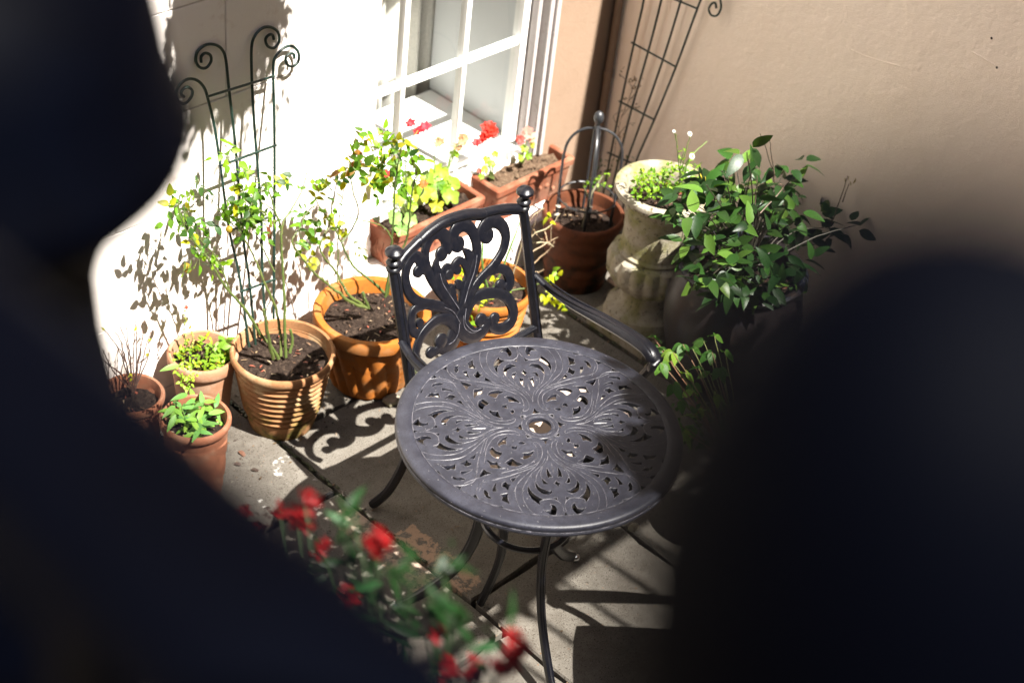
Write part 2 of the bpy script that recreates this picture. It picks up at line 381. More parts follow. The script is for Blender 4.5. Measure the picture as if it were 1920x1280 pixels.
# ------------------------------------------------------------------ walls
def build_walls():
    w = MB()
    TOP = 13.0; T = .46
    XL, XRW = 2.99, 3.768          # window opening
    ZS, ZH = .33, 1.62             # sill and head
    # wall face laid in scored blocks (joint 4 mm wide, 3 mm deep)
    j = .0030; dpt = .0060
    zs = [-.05, .055, .368, .683, .993, 1.306, 1.619, 1.932, 2.245, 2.558]
    def face_blocks(x0, x1, z0, z1, phase):
        xs_ = [x0]; k = phase
        while k < x1:
            if k > x0+.02: xs_.append(k)
            k += .76
        xs_.append(x1)
        for a, b in zip(xs_[:-1], xs_[1:]):
            l = a + (j if a > x0 else 0); r = b - (j if b < x1 else 0)
            lo = z0+j; hi = z1-j
            vs = [(l, W, lo), (r, W, lo), (r, W, hi), (l, W, hi), (l-j*.8, W+dpt, lo-j*.8), (r+j*.8, W+dpt, lo-j*.8), (r+j*.8, W+dpt, hi+j*.8), (l-j*.8, W+dpt, hi+j*.8)]
            w.add(vs, [(0, 1, 2, 3), (0, 4, 5, 1), (1, 5, 6, 2), (2, 6, 7, 3), (3, 7, 4, 0)])
    for i in range(len(zs)-1):
        z0, z1 = zs[i], zs[i+1]
        ph = (-6.06 + 2.06*0) if False else (2.04 if i % 2 == 1 else 2.42) - .76*12
        face_blocks(-6, XL, z0, z1, ph)
    # body behind the face, window opening left clear
    w.box((-6, W+dpt+.001, -.05), (XL-.004, W+T, 2.558))
    w.add([(XL-.004, W+.0005, -.05), (XL, W, -.05), (XL, W, 2.558), (XL-.004, W+.0005, 2.558), (XL, W+T, -.05), (XL, W+T, 2.558)], [(0, 1, 2, 3), (1, 4, 5, 2)])
    w.box((XL, W+.02, -.05), (XRW, W+T, ZS-.012))
    root = empty('house_wall', (2.0, W, 0), 'cream rendered house wall scored into blocks, with a white sash window', 'wall')
    w.build('wall', WALLP, root, smooth=0)
    u = MB(); u.box((XL, W+.012, 1.6205), (XRW, W+T, 2.558)); u.build('lintel_wall', WALLP, root, smooth=0)
    u = MB(); u.box((-6, W+.004, 2.5595), (XR+6, W+T, TOP)); u.build('upper_wall', mat('dark brick to cut bounce', (.10, .068, .048), .9, noise=[(4, (.065, .045, .035), .4, .7, .7)]), root, smooth=0)  # out of view; dark brick added to cut light bounced onto the floor
    u = MB(); u.box((-6, W-.03, 2.5585), (XR-.002, W+.003, 2.64)); u.build('string_course', GREYP, root, smooth=0)
    # tan pier between window and corner
    p = MB(); p.box((3.798, W-.001, -.05), (XR+.3, W+T, 2.558)); p.box((3.768, W+.006, -.05), (3.798, W+T, 2.5575))
    p.build('pier', TANP, root, smooth=0)
    # wide painted ledge below the window on which the clay boxes stand
    l = MB(); l.box((2.925, 3.055, -.05), (3.80, W+.02, .178), bev=.008)
    l.build('ledge', WALLP, root)
    # architrave: stepped weathered moulding on the right of the opening
    a = MB()
    for (x0, x1, y0) in ((3.778, 3.800, W-.010), (3.757, 3.778, W+.001), (3.737, 3.757, W+.036)):
        a.box((x0, y0, ZS-.02), (x1, W+.066, ZH), bev=.003)
    a.build('architrave', GREYP, root)
    # window
    win = MB(); Y0 = 3.30; th = .036
    xs = [2.905, 3.176, 3.449, 3.72]
    frame_r = (3.706, 3.762)
    win.box((2.91, Y0-.01, ZS+.018), (2.945, Y0+th, ZH), bev=.003)
    win.box((frame_r[0], Y0-.008, ZS+.0185), (3.762, Y0+th, ZH), bev=.003)
    win.box((2.946, Y0-.006, ZS+.002), (3.7055, Y0+th-.002, ZS+.030), bev=.003)
    wf = win.build('window', WHITEP, root)
    mu = MB()
    for x in xs[1:3]:
        mu.box((x-.011, Y0-.004, ZS+.031), (x+.011, Y0+.030, ZH), bev=.004)
    for z in (.745, 1.16):
        for a_, b_ in ((2.946, xs[1]-.0115), (xs[1]+.0115, xs[2]-.0115), (xs[2]+.0115, 3.7055)):
            mu.box((a_, Y0-.002, z-.012), (b_, Y0+.028, z+.012), bev=.004)
    mu.build('glazing_bar', WHITEP, wf)
    gl = MB(); gl.add([(2.947, Y0+.012, ZS+.032), (3.7045, Y0+.012, ZS+.032), (3.7045, Y0+.012, ZH), (2.947, Y0+.012, ZH)], [(0, 1, 2, 3)])
    gl.build('pane', GLASS, wf, smooth=0)
    s = MB(); s.box((2.9, W+.021, ZS-.011), (3.763, 3.76, ZS), bev=.003)
    s.build('window_sill', WHITEP, root)
    rv = MB(); rv.box((3.7635, Y0+.045, ZS+.001), (3.7675, 3.77, ZH)); rv.box((2.86, Y0+.05, ZS+.001), (2.90, 3.77, ZH))
    rv.build('window_reveal', ROOMW, root)
    # room behind the window (a dim box, lit only through the glass)
    rm = MB()
    rm.box((1.2, 5.6, -.5), (5.4, 5.7, 2.6)); rm.box((1.1, 3.78, -.5), (1.2, 5.7, 2.6)); rm.box((5.4, 3.78, -.5), (5.5, 5.7, 2.6))
    rm.box((1.1, 3.78, -.6), (5.5, 5.7, -.5)); rm.box((1.1, 3.78, 2.6), (5.5, 5.7, 2.7))
    rm.build('room', DARKROOM, root, smooth=0)
    # side wall
    s = MB(); s.box((XR, -6, -.05), (XR+.35, W-.003, 2.95))
    rnd = random.Random(5)
    o = empty('side_wall', (XR, 1.5, 0)); s.build('wall', PINKP, o, smooth=0)
    for pts in (((1595, 92), (1618, 103), (1645, 112), (1672, 120), (1698, 126)), ((1822, 96), (1842, 108), (1866, 122))):
        m = MB(); m.tube(catmull([onx(a, b, XR+.0012) for a, b in pts], 4), [.0012, .003, .002, .0034, .002, .003, .0026, .003, .0024, .003, .002, .0028, .003, .0032, .002, .001, .001][:len(pts)*4-3], 6); m.build('plaster_ridge', PINKP, o)
    for a, b in ((1859, 72), (1869, 127)):
        m = MB(); q = onx(a, b, XR); m.ball((q.x, q.y, q.z), .004, n=8, m=6, sq=(.4, 1, 1)); m.build('nail_hole', DIRT, o)
    tag(o, 'peach painted plaster side wall behind the stone urn and camellia', 'wall')
    # drain pipe / boxing in the corner
    r = empty('corner_pipe', (XR-.02, W-.02, 0), 'thin tan painted pipe running up the corner of the two walls', 'pipe')
    c = MB(); c.tube([(XR-.020, W-.020, -.0), (XR-.020, W-.020, 2.9)], .014, 12); c.build('pipe', TANP, r)
    for z in (.55, 1.5, 2.5):
        b = MB(); b.tube([(XR-.020, W-.020, z-.012), (XR-.020, W-.020, z+.012)], .0175, 12); b.build('pipe_clip', TANP, r)
    # near side of the area: retaining walls up to street level
    q = MB(); q.box((.22, .73, -.05), (.70, W-.005, 1.248))
    tag(q.build('retaining_wall', BRICK, smooth=0), 'rendered retaining wall below the street, on the near side of the sunken yard', 'wall')
    q = MB(); q.box((.221, .52, -.05), (XR-.005, .725, 1.247))
    tag(q.build('retaining_wall', BRICK, smooth=0), 'rendered retaining wall closing the sunken yard opposite the window', 'wall')
build_walls()

# ------------------------------------------------------------------ bistro table
TC = V((2.3604, 1.8887, .72)); TZ = .72
def zo(ox, oy, s, pts): return [(ox+x/s, oy+y/s) for x, y in pts]
def build_table():
    root = empty('bistro_table', (TC.x, TC.y, 0), 'round black cast metal bistro table with a pierced scrollwork top', 'table')
    A0 = R(55.4)
    def loc(px, py):
        p = onz(px, py, TZ); return (p.x-TC.x, p.y-TC.y)
    def rot(p, a): return (p[0]*math.cos(a)-p[1]*math.sin(a), p[0]*math.sin(a)+p[1]*math.cos(a))
    def mir(p):  # mirror about the axis at A0
        q = rot(p, -A0); return rot((q[0], -q[1]), A0)
    Z1 = (870, 620, 10.667); Z2 = (870, 700, 10.667); Z3 = (780, 640, 10.667)
    half = [ # traced on the left half of the palmette, mirrored and turned four times
     (Z1, [(700, 430), (760, 360), (850, 315), (900, 345), (945, 400), (960, 440), (940, 490), (880, 500), (885, 470), (850, 420), (800, 405), (740, 408)]),
     (Z1, [(695, 510), (720, 545), (760, 565), (815, 585), (740, 640), (690, 700), (670, 760), (675, 830), (690, 860), (640, 800), (600, 720), (597, 660), (620, 590)]),
     (Z1, [(1045, 715), (1020, 680), (970, 660), (900, 660), (840, 685), (800, 730), (790, 800), (820, 870), (840, 890), (845, 830), (870, 780), (910, 755), (940, 740), (980, 715)]),
     (Z1, [(1060, 525), (1052, 560), (1065, 600), (1030, 600), (980, 585), (1020, 560)]),
     (Z1, [(965, 840), (1000, 830), (1050, 835), (1020, 880), (1000, 920), (985, 940), (965, 890)]),
     (Z1, [(1110, 930), (1150, 945), (1195, 935), (1185, 1000), (1195, 1110), (1150, 1060), (1115, 990)]),
     (Z1, [(175, 560), (178, 610), (205, 690), (240, 740), (160, 740), (90, 730), (95, 680), (60, 640), (120, 600)]),
     (Z1, [(270, 790), (320, 850), (375, 885), (320, 900), (290, 940), (220, 910), (190, 860), (230, 840)]),
     (Z1, [(430, 920), (540, 990), (680, 1065), (560, 1010), (450, 990), (410, 970)]),
     (Z3, [(800, 345), (960, 275), (985, 320), (900, 345), (820, 357)]),
     (Z3, [(500, 530), (605, 455), (607, 560), (550, 548)]),
     (Z3, [(760, 540), (780, 485), (850, 465), (860, 490), (830, 520), (850, 570), (805, 625), (770, 590)]),
     (Z3, [(935, 590), (1015, 580), (1030, 640), (1085, 725), (1010, 680)]),
     (Z2, [(515, 355), (600, 330), (700, 330), (790, 365), (740, 385), (690, 410), (640, 480), (560, 455), (490, 425), (470, 410)]),
     (Z2, [(800, 465), (860, 440), (950, 455), (1040, 500), (1130, 575), (1090, 575), (1020, 555), (890, 555), (895, 530), (850, 470)]),
     (Z2, [(1130, 835), (1230, 822), (1195, 865), (1165, 905), (1150, 865)]),
    ]
    axis = [ # shapes lying on a symmetry axis, only turned
     (Z1, [(975, 280), (1125, 275), (1090, 320), (1075, 370), (1050, 330)]),
     (Z1, [(1190, 760), (1220, 800), (1275, 830), (1240, 850), (1225, 880), (1195, 850), (1140, 830), (1170, 800)]),
     (Z2, [(195, 315), (290, 300), (410, 275), (365, 330), (370, 395), (300, 405), (240, 440), (215, 490), (195, 430)]),
     (Z2, [(770, 620), (860, 610), (855, 650), (880, 685), (820, 680), (760, 660)]),
     (Z2, [(930, 715), (990, 715), (1010, 760), (960, 800), (925, 750)]),
     (Z3, [(890, 790), (1105, 850), (1060, 890), (1010, 950), (950, 880)]),
     (Z2, [(1400, 690), (1425, 690), (1450, 735), (1530, 775), (1430, 790), (1345, 785), (1385, 740)]),
    ]
    holes = []
    for z, pts in half:
        base = [loc(*q) for q in zo(*z, pts)]
        for k in range(4):
            for m in (0, 1):
                h = [mir(p) if m else p for p in base]
                holes.append([rot(p, k*math.pi/2) for p in h])
    for z, pts in axis:
        base = [loc(*q) for q in zo(*z, pts)]
        for k in range(4): holes.append([rot(p, k*math.pi/2) for p in base])
    circ = lambda r, n=120: [(r*math.cos(2*math.pi*i/n), r*math.sin(2*math.pi*i/n)) for i in range(n)]
    polys = []
    for h in holes:
        c = [(v.x, v.y) for v in catmull([(p[0], p[1], 0) for p in h], 4, True)]
        c = [(x*min(1, .3132/max(1e-6, math.hypot(x, y))), y*min(1, .3132/max(1e-6, math.hypot(x, y)))) for x, y in c]
        polys.append(c)
    polys.append(circ(.0285, 48))
    allp = polys + [circ(.3165, 200)]
    vin = []; ein = []
    for c in allp:
        n0 = len(vin); vin += [Vector(p) for p in c]; ein += [(n0+i, n0+(i+1) % len(c)) for i in range(len(c))]
    from mathutils.geometry import delaunay_2d_cdt
    ov, oe, of = delaunay_2d_cdt(vin, ein, [], 0, 1e-6)[:3]
    def inside(p, c):
        r = False; x, y = p; j = len(c)-1
        for i in range(len(c)):
            if (c[i][1] > y) != (c[j][1] > y) and x < (c[j][0]-c[i][0])*(y-c[i][1])/(c[j][1]-c[i][1])+c[i][0]: r = not r
            j = i
        return r
    bbs = [(min(p[0] for p in c), max(p[0] for p in c), min(p[1] for p in c), max(p[1] for p in c)) for c in polys]
    keep = []
    for f in of:
        x = sum(ov[i][0] for i in f)/3; y = sum(ov[i][1] for i in f)/3
        if x*x+y*y > .3165**2: continue
        if any(b[0] < x < b[1] and b[2] < y < b[3] and inside((x, y), c) for b, c in zip(bbs, polys)): continue
        keep.append(tuple(f) if len(f) == 3 else tuple(f))
    lat = MB(); nv = len(ov); TH = .010
    lv = [(TC.x+v[0], TC.y+v[1], TZ-.0016) for v in ov] + [(TC.x+v[0], TC.y+v[1], TZ-.0016-TH) for v in ov]
    cnt = {}
    for f in keep:
        for i in range(len(f)):
            e = (f[i], f[(i+1) % len(f)]); cnt[e] = 1
    lf = list(keep) + [tuple(i+nv for i in reversed(f)) for f in keep]
    for (i, j) in list(cnt):
        if (j, i) not in cnt: lf.append((j, i, i+nv, j+nv))
    lat.add(lv, lf)
    top = lat.build('pierced_top', IRON_DUST, root, smooth=0)
    zt = TZ-.0016
    # raised, rubbed-bright veins along the scrolls
    beads = [
     (Z1, [(330, 400), (315, 500), (330, 640), (400, 790), (520, 900), (700, 1000), (850, 1075), (1000, 1150), (1130, 1240), (1210, 1310)]),
     (Z1, [(535, 350), (470, 440), (450, 570), (480, 690), (560, 810), (700, 920), (850, 1030), (1000, 1105), (1150, 1190), (1260, 1280)]),
     (Z1, [(840, 880), (900, 970), (990, 1050), (1080, 1110), (1180, 1180)]),
     (Z1, [(985, 950), (1020, 1030), (1090, 1100), (1190, 1160)]),
     (Z2, [(1060, 1225-960), (1200, 330), (1310, 430), (1385, 560)]),
     (Z2, [(620, 250), (800, 285), (980, 320), (1130, 390), (1240, 490), (1300, 610), (1290, 700), (1230, 740), (1180, 735), (1210, 670), (1195, 580)]),
     (Z2, [(300, 235), (500, 262), (700, 290), (900, 345), (1080, 425), (1160, 500), (1190, 580)]),
     (Z2, [(60, 120), (250, 150), (450, 180), (620, 215), (800, 250), (960, 290)]),
     (Z3, [(640, 430), (618, 510), (640, 600), (720, 690), (840, 745), (1000, 770), (1200, 800)]),
     (Z3, [(690, 600), (780, 690), (870, 790)]),
     (Z1, [(700, 540), (760, 575), (880, 585), (980, 575), (1060, 520), (1080, 440), (1050, 370)]),
     (Z1, [(1270, 1010), (1300, 1100), (1320, 1180)]),
    ]
    b = MB()
    for z, pts in beads:
        base = [loc(*q) for q in zo(*z, pts)]
        base = [(v.x, v.y) for v in catmull([(p[0], p[1], 0) for p in base], 4)]
        n = len(base)
        for k in range(4):
            for m in (0, 1):
                h = [rot(mir(p) if m else p, k*math.pi/2) for p in base]
                b.tube([(TC.x+p[0], TC.y+p[1], zt) for p in h], [.0009*(.35+.65*math.sin(math.pi*(.08+.84*i/(n-1)))) for i in range(n)], 6)
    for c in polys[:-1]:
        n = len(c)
        b.tube([(TC.x+p[0], TC.y+p[1], zt-.0003) for p in c], [.0004+.0005*random.random()**3 for _ in c], 6, closed=True)  # pale hole outlines: wear and edge highlight both put into the colour
    for r_ in (.0345, .0455):
        b.tube([(TC.x+p[0], TC.y+p[1], zt) for p in circ(r_, 60)], .0008, 6, closed=True)
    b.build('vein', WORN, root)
    rim = MB()
    prof = [(.313, TZ-.020), (.3128, TZ-.0045), (.3140, TZ-.0015), (.3160, TZ-.0002), (.330, TZ+.0009), (.3465, TZ+.0004), (.3520, TZ-.0015), (.3550, TZ-.0058), (.3552, TZ-.012), (.3535, TZ-.0150), (.3535, TZ-.019), (.3558, TZ-.022), (.3545, TZ-.0285), (.350, TZ-.031), (.346, TZ-.031), (.345, TZ-.020)]
    rim.lathe(prof, TC.x, TC.y, 0, 160, close=False)
    rm = rim.build('rim', IRON_DUST, root)
    e = MB()
    e.tube([(TC.x+p[0], TC.y+p[1], TZ-.0006) for p in circ(.3140, 160)], .0008, 6, closed=True)
    e.tube([(TC.x+p[0], TC.y+p[1], TZ-.0175) for p in circ(.3548, 160)], .0009, 6, closed=True)
    e.build('worn_edge', WORN, rm)
    # three cabriole legs tied by a ring
    for ang in (10, 130, -113):
        a = R(ang); l = MB(); u = (math.cos(a), math.sin(a))
        P = catmull([(TC.x+u[0]*r, TC.y+u[1]*r, z) for r, z in ((.30, .685), (.235, .672), (.165, .60), (.125, .48), (.120, .34), (.160, .20), (.240, .085), (.305, .022))], 5)
        n = len(P)
        l.tube(P, lerp_list([.011, .014, .017, .016, .015, .015, .016, .013], n), 8, flat=.75, up=(-u[1], u[0], 0))
        l.tube([p+V((u[0], u[1], 0))*.013 + V((0, 0, .004)) for p in P[4:]], .004, 6)
        lg = l.build('leg', IRON, root)
        g = MB(); g.ball((TC.x+u[0]*.318, TC.y+u[1]*.318, .014), .017, n=12, m=8, sq=(1, 1, .8)); g.build('foot_glide', CHROME, lg)
    r = MB(); r.tube([(TC.x+p[0]*1, TC.y+p[1], .40) for p in circ(.112, 40)], .009, 8, closed=True)
    r.tube([(TC.x+p[0], TC.y+p[1], .685) for p in circ(.27, 60)], .010, 8, closed=True)
    r.build('ring_brace', IRON, root)
build_table()

# ------------------------------------------------------------------ chair
def ribbon(mb, pts, ws, nrm, t=.010, lift=0.0):
    """flat cast strip with rounded edges; pts in 3D on the casting plane with normal nrm"""
    pts = [V(p) for p in pts]; n = len(pts); nrm = V(nrm).normalized(); vs = []; fs = []
    for i, p in enumerate(pts):
        a = pts[max(i-1, 0)]; b = pts[min(i+1, n-1)]; tg = (b-a).normalized(); sd = tg.cross(nrm).normalized(); w = ws[i]
        for sx_, h in ((-1, -.30), (-1, .34), (-.90, .47), (-.35, .49), (.35, .49), (.90, .47), (1, .34), (1, -.30), (.8, -.5), (-.8, -.5)):
            vs.append(p + sd*(w*sx_) + nrm*(t*h+lift))
    m = 10
    for i in range(n-1):
        for j in range(m): fs.append((i*m+j, i*m+(j+1) % m, (i+1)*m+(j+1) % m, (i+1)*m+j))
    fs.append(tuple(range(m-1, -1, -1))); fs.append(tuple((n-1)*m+j for j in range(m)))
    mb.add(vs, fs)
def cdisc(mb, p, r, nrm, t=.011, lift=0.0):
    nrm = V(nrm).normalized(); u = nrm.orthogonal().normalized(); w = nrm.cross(u); n = 20; vs = []; fs = []
    for rr, h in ((.9, -.5), (1, -.3), (1, .34), (.92, .47), (.45, .49)):
        for j in range(n):
            a = 2*math.pi*j/n; vs.append(V(p)+(u*math.cos(a)+w*math.sin(a))*r*rr+nrm*(t*h+lift))
    for k in range(4):
        for j in range(n): fs.append((k*n+j, k*n+(j+1) % n, (k+1)*n+(j+1) % n, (k+1)*n+j))
    fs.append(tuple(range(n-1, -1, -1))); fs.append(tuple(4*n+j for j in range(n)))
    mb.add(vs, fs)

BP0 = V((0, 2.465, .9)); BN = V((0, 1, -.3)).normalized()      # plane of the chair back (leans away)
BNF = -BN
def build_chair():
    root = empty('garden_chair', (2.61, 2.15, 0), 'black cast metal garden armchair with scrolled back, tucked behind the bistro table', 'chair', 'black cast metal chairs')
    c5 = lambda x, y: onp(560+x/3.2, 340+y/3.2, BP0, BN)
    XLp, XRp = 2.371, 2.851
    bp = lambda x, z: V((x, 2.465-.3*(.9-z), z))
    # posts, running down into splayed rear legs
    for sx_, X in ((-1, XLp), (1, XRp)):
        m = MB()
        P = [bp(X, .862), bp(X, .70), bp(X, .55), bp(X, .45), V((X, 2.335, .40)), V((X-.002*sx_, 2.36, .25)), V((X, 2.41, .11)), V((X, 2.47, .012))]
        m.tube(catmull(P, 4), .0145, 8)
        # raised fillet on the sunny side of the post
        m.tube([p+V((-.004*sx_, -.012, .004)) for p in (bp(X, .855), bp(X, .7), bp(X, .5))], .006, 6)
        m.build('back_post', IRON, root)
        f = MB(); o = bp(X, .862)
        f.lathe([(.004, -.006), (.0185, -.003), (.0195, .003), (.0165, .008), (.0135, .010), (.018, .014), (.0205, .021), (.0165, .028), (.0095, .031), (.0085, .035), (.0165, .041), (.0245, .049), (.0245, .056), (.0165, .065), (.002, .069)], o.x, o.y, o.z, 24)
        f.build('finial', IRON, root)
    # top rail: shoulders, step, crest
    m = MB()
    tr = [(575, 545), (600, 495), (640, 436), (690, 385), (712, 362), (730, 350), (780, 303), (860, 247), (950, 212), (1030, 195), (1085, 196), (1110, 192), (1130, 185), (1200, 168), (1270, 160), (1325, 163)]
    P = catmull([c5(*q) for q in tr], 5); n = len(P)
    m.tube(P, [.0135 + (.0015 if .28 < i/n < .72 else 0) for i in range(n)], 12)
    dn = (bp(2.6, .5)-bp(2.6, .9)).normalized()
    m.tube([p+dn*.0155+BNF*.002 for p in P], .0042, 6)
    m.build('top_rail', IRON, root)
    m = MB(); P = [bp(XLp, .512)+V((.01, 0, 0)), bp(2.611, .507), bp(XRp, .512)-V((.01, 0, 0))]
    m.tube(catmull(P, 4), .011, 8); m.tube([p+BNF*.010+V((0, 0, .004)) for p in P], .004, 6); m.build('lower_rail', IRON, root)
    # scrollwork traced on the casting plane
    S = [ # centreline (crop px), half widths (px), blob (x,y,r)
     ([(958, 850), (925, 795), (880, 760), (800, 742), (720, 722), (668, 680), (644, 620), (640, 560), (655, 500), (690, 452), (728, 468), (742, 515), (728, 548)], [16, 26, 26, 24, 23, 22, 21, 20, 21, 24, 28, 30, 22], (716, 540, 30)),
     ([(960, 830), (910, 735), (850, 660), (800, 590), (768, 520), (756, 450), (765, 385), (800, 325), (848, 312), (884, 345), (890, 395), (878, 425)], [16, 24, 25, 23, 21, 20, 20, 22, 27, 31, 32, 26], (854, 435, 36)),
     ([(950, 770), (900, 705), (862, 640), (835, 570), (820, 510), (828, 462)], [14, 26, 26, 25, 20, 6], None),
     ([(940, 745), (895, 665), (866, 600), (862, 555), (884, 515), (908, 525), (914, 548)], [12, 20, 16, 13, 16, 22, 20], (898, 558, 27)),
     ([(968, 850), (978, 750), (1006, 640), (1045, 530), (1065, 440), (1060, 355), (1030, 285), (982, 262), (940, 288), (922, 340), (930, 380)], [18, 24, 26, 25, 23, 23, 26, 29, 29, 27, 30], (952, 378, 40)),
     ([(975, 800), (996, 690), (1022, 590), (1034, 510), (1022, 445), (992, 408)], [12, 28, 34, 32, 24, 8], None),
     ([(985, 720), (1006, 630), (1008, 550), (990, 495), (962, 472), (936, 500), (936, 525)], [10, 14, 14, 15, 18, 22, 20], (948, 530, 24)),
     ([(945, 780), (928, 710), (915, 650), (905, 632)], [10, 16, 18, 18], (909, 640, 22)),
     ([(966, 790), (976, 700), (978, 640), (958, 612), (945, 618)], [10, 16, 17, 18, 17], (953, 622, 20)),
     ([(980, 860), (1012, 720), (1060, 620), (1110, 560), (1165, 505), (1220, 420), (1240, 335), (1222, 272), (1172, 240), (1122, 258), (1096, 305), (1104, 335)], [16, 22, 21, 20, 21, 22, 23, 27, 30, 30, 30, 28], (1127, 325, 41)),
     ([(1120, 560), (1160, 535), (1205, 522), (1245, 540), (1264, 585), (1258, 625), (1232, 645)], [8, 20, 21, 24, 26, 27, 25], (1208, 625, 33)),
     ([(990, 870), (1012, 770), (1050, 705), (1115, 674), (1195, 672), (1255, 706), (1285, 775), (1272, 840), (1225, 880), (1172, 880), (1148, 850)], [10, 22, 24, 25, 25, 26, 26, 26, 27, 25, 24], (1172, 822, 31)),
     ([(972, 760), (965, 830), (985, 890), (1040, 924), (1095, 900), (1122, 860), (1118, 825)], [16, 38, 44, 38, 28, 24, 22], (1092, 832, 35)),
     ([(958, 790), (948, 850), (938, 905), (915, 965), (880, 998), (850, 1000)], [16, 34, 40, 38, 30, 26], (850, 955, 38)),
     ([(950, 900), (925, 850), (880, 825), (830, 830), (778, 870), (738, 918), (714, 972), (700, 1030), (702, 1082), (722, 1125)], [20, 30, 26, 24, 22, 21, 20, 19, 18, 16], None),
     ([(850, 742), (800, 728), (760, 742), (716, 752), (685, 782), (673, 835), (680, 888), (702, 912), (730, 905), (742, 870)], [8, 16, 18, 20, 20, 20, 20, 21, 20, 20], (724, 850, 23)),
     ([(850, 1000), (820, 1015), (795, 1030)], [20, 20, 18], (790, 1025, 29)),
    ]
    m = MB(); k = (c5(1000, 700)-c5(1100, 700)).length/100
    for i, (pts, ws, blob) in enumerate(S):
        P = catmull([c5(*q) for q in pts], 5); w = [x*k*.98 for x in lerp_list(ws, len(P))]
        ribbon(m, P, w, BNF, .011, lift=.0004*((i*7) % 5))
        if blob: cdisc(m, c5(blob[0], blob[1]), blob[2]*k*.90, BNF, .0106, lift=.0003*((i*3) % 5))
    sw = m.build('back_scrollwork', IRON, root, smooth=50)
    v = MB()
    veins = [[(952, 760), (905, 690), (858, 615), (838, 550)], [(985, 730), (1012, 630), (1046, 530), (1060, 440)], [(962, 850), (920, 780), (865, 752)],
             [(980, 800), (985, 870), (1030, 905), (1085, 880)], [(955, 850), (950, 900), (925, 950), (890, 975)], [(995, 760), (990, 840), (1030, 890), (1060, 890)]]
    for pts in veins:
        P = catmull([c5(*q)+BNF*.0068 for q in pts], 4); v.tube(P, .0009, 6)
    v.build('worn_vein', WORN, sw)
    # seat: dished cast panel with a rolled edge
    st = MB()
    def seat_pt(u, w_):   # u across, w_ front to back
        hw = .225 + .030*(1-w_); x = 2.611 + u*hw; y = 1.915 + w_*.425 - .03*(1-w_)*(1-u*u)*1.0
        z = .437 - .010*(1-u*u)*math.sin(math.pi*w_) - .012*(1-w_)**4
        return (x, y, z)
    nu, nw = 16, 14; vs = []; fs = []
    for dz in (0, -.014):
        for a in range(nw+1):
            for b_ in range(nu+1):
                q = seat_pt(-1+2*b_/nu, a/nw); vs.append((q[0], q[1], q[2]+dz))
    N1 = (nu+1)*(nw+1)
    for a in range(nw):
        for b_ in range(nu):
            i = a*(nu+1)+b_
            fs.append((i, i+1, i+nu+2, i+nu+1)); fs.append((N1+i, N1+i+nu+1, N1+i+nu+2, N1+i+1))
    edge = [b_ for b_ in range(nu)] + [a*(nu+1)+nu for a in range(nw)] + [nw*(nu+1)+nu-b_ for b_ in range(nu)] + [(nw-a)*(nu+1) for a in range(nw)]
    for i in range(len(edge)):
        p, q = edge[i], edge[(i+1) % len(edge)]; fs.append((p, p+N1, q+N1, q))
    st.add(vs, fs)
    st.tube([V(vs[i])+V((0, 0, -.007)) for i in edge], .013, 8, closed=True)
    st.build('seat', IRON, root)
    # arms and front legs
    for sx_, X in ((-1, XLp), (1, XRp)):
        a = MB()
        P = catmull([V((X+.012*sx_, 2.392, .668)), V((X+.020*sx_, 2.33, .645)), V((X+.026*sx_, 2.25, .640)), V((X+.030*sx_, 2.15, .648)), V((X+.030*sx_, 2.05, .655)), V((X+.028*sx_, 1.975, .653)), V((X+.024*sx_, 1.945, .634)), V((X+.020*sx_, 1.945, .605))], 5)
        n = len(P)
        a.tube(P, lerp_list([.011, .013, .018, .0235, .025, .025, .023, .018], n), 12, flat=.62, up=(0, .25, 1))
        a.tube([p+V((-.010*sx_, 0, .0125)) for p in P[4:-6]], .003, 6); a.tube([p+V((.010*sx_, 0, .0125)) for p in P[4:-6]], .003, 6)
        a.build('armrest', IRON, root)
        f = MB()
        P = catmull([V((X+.020*sx_, 1.947, .615)), V((X+.012*sx_, 1.975, .54)), V((X+.004*sx_, 1.985, .45)), V((X+.006*sx_, 1.965, .33)), V((X+.004*sx_, 1.965, .18)), V((X-.028*(1 if sx_ < 0 else .2), 1.990, .012))], 5)
        f.tube(P, lerp_list([.013, .012, .015, .014, .012, .012], len(P)), 8)
        f.build('front_leg', IRON, root)
    return root
chair = build_chair()
def copy_tree(o, parent=None):
    c = o.copy(); col.objects.link(c)
    if parent: c.parent = parent
    for ch in list(o.children): copy_tree(ch, c)
    return c
ch2 = copy_tree(chair)
ch2.location = (2.530, 1.150, 0); ch2.rotation_euler = (0, 0, R(229.8))
ch2['label'] = 'black cast metal garden armchair on the near side of the table, turned towards it'

# seat cushions
CUSH = mat('cream cushion cloth', (.56, .44, .36), .9, noise=[(250, (.46, .36, .29), .45, .6, .5)], bump=[(500, .001, .4)], spec=.15, gain=0.75)
def cushion(label):
    m = MB(); vs = []; fs = []; n = 40; lv = [(.93, 0), (.985, .006), (1.0, .018), (.985, .031), (.93, .040), (.80, .045), (.5, .048), (.2, .049)]
    for s_, z in lv:
        for j in range(n):
            a = 2*math.pi*j/n; ca, sa = math.cos(a), math.sin(a)
            e = 5.0; rr = (abs(ca)**e+abs(sa)**e)**(-1/e)
            vs.append((ca*rr*(.222+.018*(-sa))*s_, sa*rr*.205*s_, z))
    for k in range(len(lv)-1):
        for j in range(n): fs.append((k*n+j, k*n+(j+1) % n, (k+1)*n+(j+1) % n, (k+1)*n+j))
    fs.append(tuple(range(n-1, -1, -1))); fs.append(tuple((len(lv)-1)*n+j for j in range(n)))
    m.add(vs, fs); m.tube([V(vs[2*n+j]) for j in range(n)], .004, 6, closed=True)
    o = m.build('seat_cushion', CUSH, smooth=60); tag(o, label, 'cushion', 'cream seat cushions')
    return o
